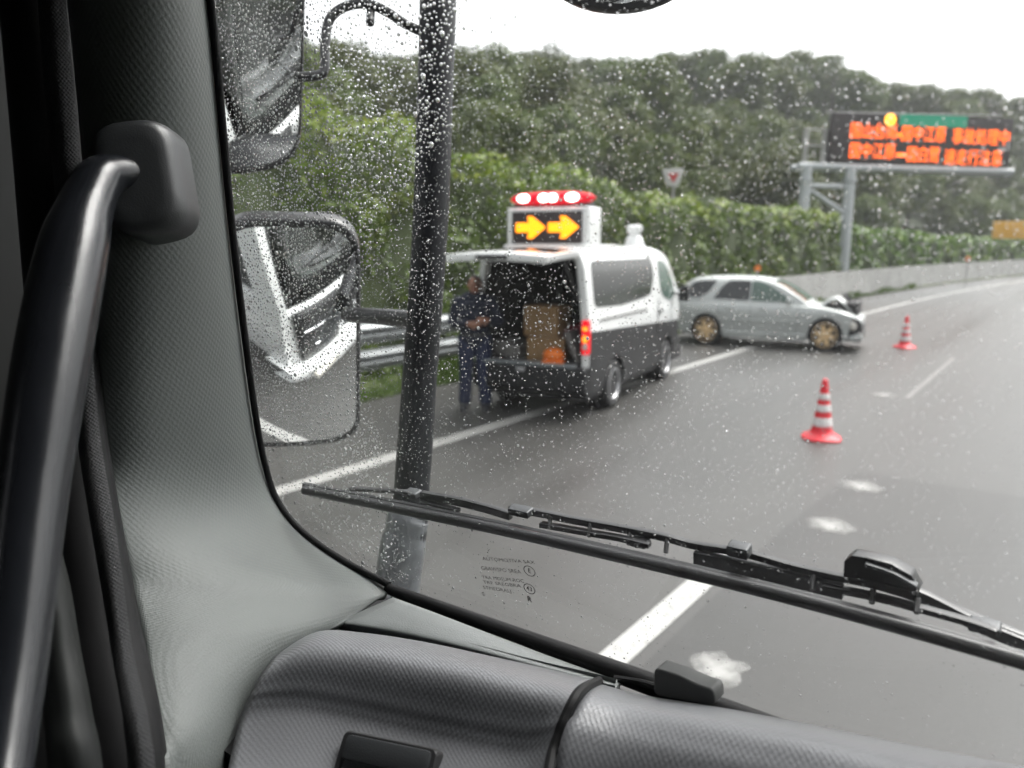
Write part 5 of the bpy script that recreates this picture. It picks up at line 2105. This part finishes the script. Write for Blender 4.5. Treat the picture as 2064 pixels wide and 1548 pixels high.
# small maker's mark etched in the glass, read from inside
mb = MB()
for i, (txt, x0, x1, y0, y1) in enumerate((('AUTOMOTIVA SAX', 972, 1078, 1123, 1137), ('GBAWSFO SREA', 970, 1050, 1144, 1154), ('TRA MDSUM ROC', 972, 1056, 1163, 1172),
                                           ('TRF SREGBRA', 974, 1050, 1173, 1182), ('STMEDRALJ', 974, 1030, 1184, 1192), ('5', 971, 977, 1193, 1201))):
    a, b = Vector(on_glass(x0, (y0 + y1) / 2 - 4, -0.0012)), Vector(on_glass(x1, (y0 + y1) / 2 + 4, -0.0012))
    F = frame((a + b) / 2, b - a, (0, -WS_K, 1))
    vv, ff = text_mesh(txt, 0.0056 if i != 1 else 0.0062, F, 0.0, 0.0, width=(b - a).length)
    mb.add(vv, ff)
for x, y, r in ((1067, 1151, 14), (1067, 1187, 14)):
    c = Vector(on_glass(x, y, -0.0012))
    F = frame(c, (1, 0, 0), (0, -WS_K, 1))
    R_ = r * 0.805 / 1550
    n = 28
    ring = []
    for k in range(n):
        a = 2 * math.pi * k / n
        ring.append((math.cos(a), math.sin(a) * 0.85))
    v = [F @ Vector((R_ * q * x_, R_ * q * y_, 0)) for q in (1.0, 0.86) for x_, y_ in ring]
    mb.add(v, [(k, (k + 1) % n, n + (k + 1) % n, n + k) for k in range(n)])
    vv, ff = text_mesh('E' if y < 1160 else '43', 0.0075, F, 0, 0.0001)
    mb.add(vv, ff)
for x, y in ((1067, 1208), (958, 1160), (1015, 1211)):
    c = Vector(on_glass(x, y, -0.0012))
    F = frame(c, (1, 0, 0), (0, -WS_K, 1))
    q = 0.0038 if x == 1067 else 0.0013
    vv, ff = text_mesh('R' if x == 1067 else '.', 0.009 if x == 1067 else 0.012, F, 0, 0.0003)
    mb.add(vv, ff)
mb.build('etched_mark', M['etch'], pane, off=TO, smooth=False, fix=False)

# cab shell
mb = MB()
mb.box((0.35, -0.20, 2.80), (2.6, 1.5, 0.06))
mb.build('cab_roof', M['cab_lining'], TR, off=TO)
mb = MB()
mb.box((0.35, -0.95, 1.9), (2.6, 0.06, 1.9))
mb.build('cab_back', M['cab_lining'], TR, off=TO)
mb = MB()
mb.box((0.35, -0.15, 1.05), (2.55, 1.4, 0.05))
mb.build('cab_floor', M['cab_lining'], TR, off=TO)
mb = MB()
mb.prism([(-1.2, 1.0), (0.55, 1.0), (0.55, 1.75), (0.42, 2.75), (0.28, 2.75), (0.40, 1.80), (-0.55, 1.80), (-0.55, 2.75), (-1.2, 2.75)], frame((1.62, 0, 0), (0, 1, 0), (0, 0, 1)) @ Matrix.Translation((0, 0, -0.03)), 0.06)
mb.build('door', M['cab_lining'], TR, off=TO)
mb = MB()
mb.prism([(-1.2, 1.70), (-0.70, 1.70), (-0.70, 2.75), (-1.2, 2.75)], frame((DX, 0, 0), (0, 1, 0), (0, 0, 1)) @ Matrix.Translation((0, 0, -0.031)), 0.06)
mb.build('side_panel', M['cab_lining'], TR, off=TO)
# outside of the cab, seen in the mirrors
FY = 0.66
mb = MB()
secs = []
for z in np.linspace(1.02, 1.69, 8):
    ring = []
    for x in np.linspace(-1, 1, 25):
        ring.append((0.35 + 1.36 * x, FY + 0.02 - 0.10 * abs(x) ** 6 + 0.04 * (1.69 - z), z))
    secs.append(ring)
mb.loft(secs)
fp = mb.build('front_panel', M['van_white'], TR, off=TO)
s = fp.modifiers.new('thickness', 'SOLIDIFY')
s.thickness = 0.02
s.offset = -1
mb = MB()
mb.box((0.35, FY + 0.085, 1.40), (1.55, 0.03, 0.46))
gr_p = mb.build('grille', M['grille'], TR, off=TO, bevel=0.01)
for z in (1.28, 1.40, 1.52):
    mb = MB()
    mb.box((0.35, FY + 0.105, z), (1.45, 0.02, 0.035))
    mb.build('grille_bar', M['chrome'], gr_p, off=TO, bevel=0.006)
for sgn in (-1, 1):                               # black corner deflectors with bright edges
    mb = MB()
    secs = []
    for z in np.linspace(1.04, 1.66, 8):
        secs.append([(0.35 + sgn * 1.36 * x, FY + 0.045 - 0.10 * abs(x) ** 6 + 0.04 * (1.69 - z), z) for x in np.linspace(0.60 + 0.08 * (z - 1.04), 0.93, 9)])
    mb.loft(secs)
    ct = mb.build('corner_deflector', M['grille'], TR, off=TO)
    q = ct.modifiers.new('thickness', 'SOLIDIFY')
    q.thickness = 0.016
    for z0, x0, x1 in ((1.24, 0.68, 0.84), (1.46, 0.68, 0.90)):
        mb = MB()
        mb.tube([(0.35 + sgn * 1.36 * x, FY + 0.058 - 0.10 * abs(x) ** 6 + 0.04 * (1.69 - z0), z0 + 0.10 * (x - x0)) for x in np.linspace(x0, x1, 7)], 0.011, 8)
        mb.build('bright_strip', M['chrome'], ct, off=TO)
mb = MB()
secs = []
for x in np.linspace(-1, 1, 25):
    y = FY + 0.16 - 0.18 * abs(x) ** 5
    secs.append([(0.35 + 1.40 * x, y - 0.25, 0.98), (0.35 + 1.40 * x, y - 0.02, 0.97), (0.35 + 1.40 * x, y + 0.02, 0.90), (0.35 + 1.40 * x, y + 0.02, 0.62), (0.35 + 1.40 * x, y - 0.03, 0.50), (0.35 + 1.40 * x, y - 0.25, 0.48)])
mb.loft(secs)
mb.build('front_bumper', M['van_white'], TR, off=TO, sharp=50)
for sgn in (-1, 1):
    mb = MB()
    mb.box((0.35 + sgn * 1.08, FY + 0.13, 0.78), (0.36, 0.06, 0.17))
    mb.build('headlight', M['clear_lens'], TR, off=TO, bevel=0.02)
for sgn in (-1, 1):
    xs = 0.35 + sgn * 1.335
    mb = MB()
    mb.prism([(-1.2, 1.0), (0.62, 1.0), (0.655, 1.78), (0.44, 2.80), (0.30, 2.80), (0.48, 1.76), (-0.60, 1.76), (-0.60, 2.80), (-1.2, 2.80)], frame((xs, 0, 0), (0, 1, 0), (0, 0, 1)) @ Matrix.Translation((0, 0, -0.025)), 0.05)
    mb.build('cab_side', M['van_white'], TR, off=TO, bevel=0.015)
mb = MB()
mb.box((0.35, -0.22, 2.90), (2.7, 1.5, 0.12))
mb.build('roof_skin', M['van_white'], TR, off=TO, bevel=0.04)

# wiper lying along the foot of the swept area
def wp(px, py, off=0.018):
    return on_glass(px, py, off)


mb = MB()
BL = [(614, 976), (760, 1005), (1000, 1054), (1250, 1110), (1480, 1164), (1700, 1220), (1900, 1275), (2064, 1322), (2220, 1368)]
mb.tube([wp(x, y + 12, 0.011) for x, y in BL], 0.0060, 10, 5)
blade = mb.build('wiper_blade', M['wiper'], TR, off=TO)
mb = MB()
mb.tube([wp(x, y + 2, 0.022) for x, y in BL], 0.0045, 8, 5)
mb.build('blade_spine', M['wiper'], blade, off=TO)
for i in range(0, 8):
    x0, y0 = BL[i]
    x1, y1 = BL[i + 1]
    mb = MB()
    f0, f1 = (0.10, 0.80) if i % 2 else (0.04, 0.62)
    mb.tube([wp(lerp(x0, x1, f0), lerp(y0, y1, f0) + 1, 0.0262), wp(lerp(x0, x1, f1), lerp(y0, y1, f1) + 1, 0.0262)], 0.0011, 6)
    mb.build('steel_strip', M['wiper_clip'], blade, off=TO)


def bow(pts, w, name, parent, mat='wiper'):
    """a pressed bow of the wiper frame: deep flat bar following photo points"""
    P_ = catmull([wp(x, y, o) for x, y, o in pts], 5)
    Q = catmull([wp(x, y + w * 1.15, o) for x, y, o in pts], 5)
    mb = MB()
    sec = []
    for a, b in zip(P_, Q):
        a, b = Vector(a), Vector(b)
        f = Vector((0, 0.007, 0.001))
        sec.append([a - f * 0.5, a + f * 0.5, b + f * 0.5, b - f * 0.5])
    mb.loft(sec, closed=True, caps=True)
    return mb.build(name, M[mat], parent, off=TO, bevel=0.0008)


bow([(704, 982, 0.028), (808, 988, 0.033), (830, 992, 0.033)], 5, 'wiper_bow', blade)
bow([(850, 990, 0.033), (920, 1002, 0.036), (985, 1018, 0.036), (1030, 1032, 0.033)], 13, 'wiper_bow', blade)
bow([(850, 1004, 0.030), (880, 1014, 0.029), (925, 1026, 0.028)], 6, 'wiper_bow', blade)
bow([(1028, 1018, 0.038), (1080, 1026, 0.042), (1160, 1042, 0.043), (1250, 1058, 0.043), (1340, 1076, 0.043), (1400, 1092, 0.045), (1500, 1108, 0.047), (1600, 1136, 0.046), (1700, 1158, 0.044), (1850, 1188, 0.04)], 11, 'wiper_bow', blade)
bow([(1090, 1052, 0.034), (1180, 1068, 0.035), (1250, 1080, 0.034), (1310, 1094, 0.031)], 8, 'wiper_bow', blade)
bow([(1400, 1110, 0.04), (1480, 1126, 0.043), (1600, 1154, 0.043), (1700, 1178, 0.040)], 24, 'wiper_bow', blade)
bow([(1660, 1176, 0.038), (1760, 1196, 0.038), (1860, 1222, 0.037), (1960, 1250, 0.034), (2010, 1268, 0.030)], 10, 'wiper_bow', blade)
for x, y in ((1110, 1036), (1190, 1052), (1270, 1068), (1345, 1084), (1640, 1160), (1760, 1186), (1850, 1206)):
    mb = MB()
    p, q = Vector(wp(x, y, 0.042)), Vector(wp(x - 3, y + 30, 0.030))
    mb.tube([p, q], 0.0022, 6)
    mb.build('bow_link', M['wiper'], blade, off=TO)
for x, y, w, h in ((832, 994, 34, 12), (1050, 1030, 50, 15), (1290, 1092, 36, 14), (1490, 1108, 44, 24), (1985, 1262, 56, 18)):
    c = Vector(wp(x, y, 0.036))
    t_ = float((np.array(c) - CAM) @ FW)
    F = frame(c, Vector(wp(x + 50, y + 11, 0.036)) - c, (0, -WS_K, 1))
    mb = MB()
    mb.prism(round_poly([(-w / 2 * t_ / 1550, -h / 2 * t_ / 1550), (w / 2 * t_ / 1550, -h / 2 * t_ / 1550), (w / 2 * t_ / 1550, h / 2 * t_ / 1550), (-w / 2 * t_ / 1550, h / 2 * t_ / 1550)], 0.002), F @ Matrix.Translation((0, 0, -0.006)), 0.012)
    mb.lathe([(0.0028, 0.008), (0.0028, -0.008)], 12, F)
    mb.build('rivet_clip', M['wiper_clip'], blade, off=TO, bevel=0.0012)
# arm with its hooked head
mb = MB()
hk = [(1704, 1158), (1706, 1124), (1722, 1112), (1752, 1116), (1800, 1128), (1842, 1152), (1858, 1182), (1846, 1196), (1790, 1186), (1744, 1176)]
H_ = [Vector(wp(x, y, 0.050)) for x, y in hk]
mb.add([p - Vector((0, 0.009, 0)) for p in H_] + [p + Vector((0, 0.009, 0)) for p in H_],
       [tuple(range(len(H_))), tuple(range(len(H_), 2 * len(H_)))[::-1]] + [(i, (i + 1) % len(H_), len(H_) + (i + 1) % len(H_), len(H_) + i) for i in range(len(H_))])
arm = mb.build('wiper_arm', M['wiper'], TR, off=TO, bevel=0.002)
bow([(1745, 1132, 0.040), (1800, 1150, 0.040), (1850, 1178, 0.040)], 6, 'hook_gap', arm, 'wiper_clip')
bow([(1735, 1150, 0.054), (1850, 1186, 0.056), (1960, 1240, 0.056), (2064, 1284, 0.056), (2240, 1350, 0.056)], 22, 'arm_bar', arm)
bow([(1900, 1212, 0.060), (2064, 1276, 0.060), (2240, 1344, 0.060)], 5, 'arm_edge', arm)

mb = MB()
a0 = Vector(wp(2225, 1352, 0.056))
pv_ = Vector((0.46, wsy(1.77, 0.05), 1.77))
mb.tube([a0, a0.lerp(pv_, 0.6) + Vector((0, 0.006, 0)), pv_], [0.006, 0.007, 0.010], 10)
mb.lathe([(0.022, -0.02), (0.022, 0.018), (0.014, 0.026)], 20, frame(pv_, (1, 0, 0), (0, -WS_K, 1)))
mb.build('arm_pivot', M['wiper'], arm, off=TO, sharp=50)

# mirror stay outside the glass
MT = 1.25
mb = MB()
PS = [(884, -60, 37), (882, 40, 37), (878, 160, 36), (870, 400, 36), (858, 600, 35), (846, 760, 35), (836, 900, 36), (828, 1010, 36), (822, 1060, 40), (810, 1120, 43), (800, 1200, 44), (780, 1420, 46)]
mb.tube([at(x, y, MT) for x, y, r in PS], [r * MT / 1550 for x, y, r in PS], 24, 4)
stay = mb.build('mirror_stay', M['pole_wet'], TR, off=TO)
mb = MB()
SL = [(828, 1032, 38), (822, 1046, 43), (818, 1072, 42), (812, 1098, 46), (806, 1140, 46), (799, 1200, 46), (780, 1420, 48)]
mb.tube([at(x, y, MT) for x, y, r in SL], [r * MT / 1550 for x, y, r in SL], 28, 3)
mb.build('stay_sleeve', M['sleeve'], stay, off=TO)
for pts, r in (([(870, 72), (820, 50), (780, 24), (740, 8), (695, 14), (664, 40), (655, 90), (654, 140), (640, 152), (600, 156)], 10),
               ([(880, -18), (800, -14), (700, -12), (600, -10)], 9), ([(748, 10), (747, 30), (746, 46)], 9)):
    mb = MB()
    mb.tube([at(x, y, MT + 0.04 * (1 - i / len(pts))) for i, (x, y) in enumerate(pts)], r * MT / 1550, 12, 5)
    mb.build('stay_arm', M['mirror_black'], stay, off=TO)
mb = MB()
mb.tube([at(850, 645, MT), at(790, 640, MT + 0.08), at(700, 634, MT + 0.20)], [18 * MT / 1550, 18 * MT / 1550, 18 * MT / 1550], 14, 4)
mb.build('stay_arm', M['mirror_black'], stay, off=TO)


def mirror(outline, t, n_target, name, rim, depth, radius):
    """a convex rear mirror: housing rim, glass with a real bulge"""
    pts = np.array([at(x, y, t) for x, y in outline])
    c = pts.mean(0)
    n = (CAM - c) / np.linalg.norm(CAM - c) + (np.array(n_target) - c) / np.linalg.norm(np.array(n_target) - c)
    n /= np.linalg.norm(n)
    # lay the outline into the mirror's own plane
    pl = []
    for x, y in outline:
        d = ray(x, y)
        pl.append(CAM + d * (((c - CAM) @ n) / (d @ n)))
    pl = np.array(pl)
    F = frame(c, pl[len(pl) // 4] - pl[0], (0, 0, 1))
    Fi = F.inverted()
    F2 = frame(c, (RT[0], RT[1], RT[2]), (0, 0, 1))
    ex = Vector(np.cross([0, 0, 1.0], n)).normalized()
    F = frame(c, ex, Vector(np.cross(n, ex)))
    Fi = F.inverted()
    loc = [(Fi @ Vector(p)) for p in pl]
    poly = round_poly([(p.x, p.y) for p in loc], 0.075, 8)
    pa = np.array(poly + [poly[0]])
    cl = np.concatenate([[0], np.cumsum(np.linalg.norm(np.diff(pa, axis=0), axis=1))])
    tt = np.linspace(0, cl[-1], 97)[:-1]
    poly = [(float(a), float(b)) for a, b in zip(np.interp(tt, cl, pa[:, 0]), np.interp(tt, cl, pa[:, 1]))]
    mb = MB()
    secs = []
    for d, s in ((-depth, 0.72), (-depth * 0.8, 0.9), (-depth * 0.3, 1.0), (0.004, 1.0), (0.008, 0.98), (0.006, 0.945), (-0.004, 0.925)):
        secs.append([F @ Vector((x * s, y * s, d - ((x * x + y * y) * s * s / (2 * radius) if d > -depth * 0.5 else (x * x + y * y) / (4 * radius)))) for x, y in poly])
    mb.loft(secs, closed=True)
    mb.add([F @ Vector((x * 0.72, y * 0.72, -depth - (x * x + y * y) / (4 * radius))) for x, y in poly], [tuple(range(len(poly)))])
    h = mb.build(name, M['mirror_black'], TR, off=TO, sharp=70)
    mb = MB()
    secs = []
    for q in np.linspace(1.0, 0.0, 16):
        ring = []
        for x, y in poly:
            X, Y = x * 0.935 * q, y * 0.935 * q
            ring.append(F @ Vector((X, Y, 0.004 - (X * X + Y * Y) / (2 * radius))))
        secs.append(ring)
    mb.loft(secs, closed=True)
    g_ = mb.build('mirror_glass', M['mirror'], h, off=TO, sharp=180)
    return h


mirror([(728, 462), (726, 924), (452, 946), (430, 454)][::-1], 1.50, (-0.90, 0.55, 1.20), 'lower_mirror', 0.01, 0.09, 0.75)
mirror([(618, -110), (606, 336), (420, 366), (380, -110)][::-1], 1.42, (-0.55, 0.45, 2.0), 'upper_mirror', 0.01, 0.09, 1.6)
# round kerb mirror peeping in at the top edge
rc = at(1250, -60, 1.05)
RF = frame(rc, (RT[0], RT[1], 0), (0, 0, 1))
mb = MB()
mb.lathe([(0.02, -0.07), (0.06, -0.06), (0.098, -0.02), (0.104, 0.0), (0.098, 0.006)], 36, RF @ Matrix.Diagonal((1.0, 0.52, 1, 1)))
km = mb.build('kerb_mirror', M['mirror_black'], TR, off=TO)
mb = MB()
mb.lathe([(0.0965, 0.004), (0.07, 0.012), (0.03, 0.017), (0.0, 0.018)], 36, RF @ Matrix.Diagonal((0.95, 0.49, 1, 1)), caps=False)
mb.build('mirror_glass', M['mirror'], km, off=TO)
mb = MB()
mb.tube([at(1250, -60, 1.10), at(1250, -160, 1.0)], 0.012, 10)
mb.build('mirror_bracket', M['mirror_black'], km, off=TO)

# ------------------------------------------------------------------ rain on the windshield
rng = np.random.default_rng(21)


def drop_field(n, x0, x1, z0, z1):
    x = rng.uniform(x0, x1, n)
    z = rng.uniform(z0, z1, n)
    return x, z


def swept(x, z):
    """how far a point of the glass lies inside the wiper's arc (metres, negative = unswept corner)"""
    # arc centre near the foot of the glass right of the viewer
    cx0, cz0, R0 = 0.46, 1.72, 1.095
    return R0 - np.hypot(x - cx0, z - cz0)


MAP = [on_glass(x, y) for x, y in ((920, 0), (905, 250), (745, 450), (705, 700), (760, 900))]
X, Z = drop_field(335000, -0.86, 1.21, 1.80, 2.70)
ARC = np.array([[p[2], p[0]] for p in MAP])
ARC = ARC[np.argsort(ARC[:, 0])]
edge_x = np.interp(Z, ARC[:, 0], ARC[:, 1])
d_in = X - edge_x
dens = np.where(d_in < 0, 1.0, np.clip(0.42 + 0.55 * np.exp(-d_in / 0.05), 0, 1))
lowz = np.clip((Z - 1.86) / 0.30, 0.28, 1.0)
dens = dens * np.where(d_in < 0, np.clip((Z - 1.90) / 0.1, 0.35, 1), lowz)
patch = 0.6 + 0.8 * (0.5 + 0.5 * np.sin(X * 23 + 3 * np.sin(Z * 17)) * np.cos(Z * 19 + 2 * np.sin(X * 13)))
keep = rng.uniform(0, 1, len(X)) < dens * np.where(d_in < 0, 0.95, 0.80 * patch)
X, Z, d_in = X[keep], Z[keep], d_in[keep]
rad = np.where(d_in < 0, rng.gamma(7.0, 0.000155, len(X)), rng.gamma(6.0, 0.000095, len(X)))
rad = rad * np.where(rng.uniform(0, 1, len(X)) < np.where(d_in < 0, 0.03, 0.012), 1.8, 1.0)
rad = rad * np.interp(X, [-0.45, -0.1], [1.0, 0.78])
rad = np.clip(rad, 0.00034, 0.0027)
cell = 0.004
grid_ = {}
ok = np.zeros(len(X), dtype=bool)
for i in range(len(X)):                           # beads that touch have run together: keep them apart
    gx_, gz_ = int(X[i] / cell + 1000), int(Z[i] / cell)
    clash = False
    for a in (-1, 0, 1):
        for b in (-1, 0, 1):
            for j in grid_.get((gx_ + a, gz_ + b), ()):
                q = 1.1 * (rad[i] + rad[j]) + 0.0002
                if (X[i] - X[j]) ** 2 + (Z[i] - Z[j]) ** 2 < q * q:
                    clash = True
                    break
            if clash:
                break
        if clash:
            break
    if not clash:
        ok[i] = True
        grid_.setdefault((gx_, gz_), []).append(i)
X, Z, rad, d_in = X[ok], Z[ok], rad[ok], d_in[ok]
NS, NR = 10, 4
tpl = [(0.0, 0.0, -0.0)]
tv = []
for i in range(NR):
    a = (i / NR) * math.pi / 2
    for k in range(NS):
        b = 2 * math.pi * k / NS
        tv.append((math.cos(a) * math.cos(b), math.cos(a) * math.sin(b), math.sin(a) * 0.66))
tv.append((0, 0, 0.66))
tf = [tuple(range(NS))[::-1]]
for i in range(NR - 1):
    for k in range(NS):
        k2 = (k + 1) % NS
        tf.append((i * NS + k, i * NS + k2, (i + 1) * NS + k2, (i + 1) * NS + k))
for k in range(NS):
    tf.append(((NR - 1) * NS + k, (NR - 1) * NS + (k + 1) % NS, NR * NS))
tv = np.array(tv)
ex = np.array([1.0, 0, 0])
ez = np.array([0, -WS_K, 1.0]) / math.hypot(1, WS_K)
en = np.array([0, 1.0, WS_K]) / math.hypot(1, WS_K)
nd, nv = len(X), len(tv)
C0 = np.stack([X, wsy(Z, 0.0062), Z], 1)
st = rng.uniform(0.85, 1.12, nd)
sk = rng.uniform(-0.25, 0.25, nd)
A = C0[:, None, :] + rad[:, None, None] * (tv[None, :, 0:1] * ex + (tv[None, :, 1:2] * st[:, None, None] + sk[:, None, None] * tv[None, :, 0:1]) * ez + tv[None, :, 2:3] * en)
me = bpy.data.meshes.new('raindrops')
me.vertices.add(nd * nv)
me.vertices.foreach_set('co', A.astype(np.float32).ravel())
fl = np.array([i for f in tf for i in f], dtype=np.int64)
cnt = np.array([len(f) for f in tf], dtype=np.int64)
idx = (fl[None, :] + (np.arange(nd) * nv)[:, None]).ravel()
tot = np.tile(cnt, nd)
me.loops.add(len(idx))
me.loops.foreach_set('vertex_index', idx.astype(np.int32))
me.polygons.add(len(tot))
me.polygons.foreach_set('loop_start', np.concatenate([[0], np.cumsum(tot)[:-1]]).astype(np.int32))
me.polygons.foreach_set('loop_total', tot.astype(np.int32))
sm = np.ones(len(tot), dtype=bool)
sm[::len(tf)] = False
me.polygons.foreach_set('use_smooth', sm)
me.update(calc_edges=True)
me.materials.append(M['water'])
o = bpy.data.objects.new('raindrops', me)
COL.objects.link(o)
tag(o, 'raindrops beaded on the outside of the windshield', 'raindrops', kind='stuff')
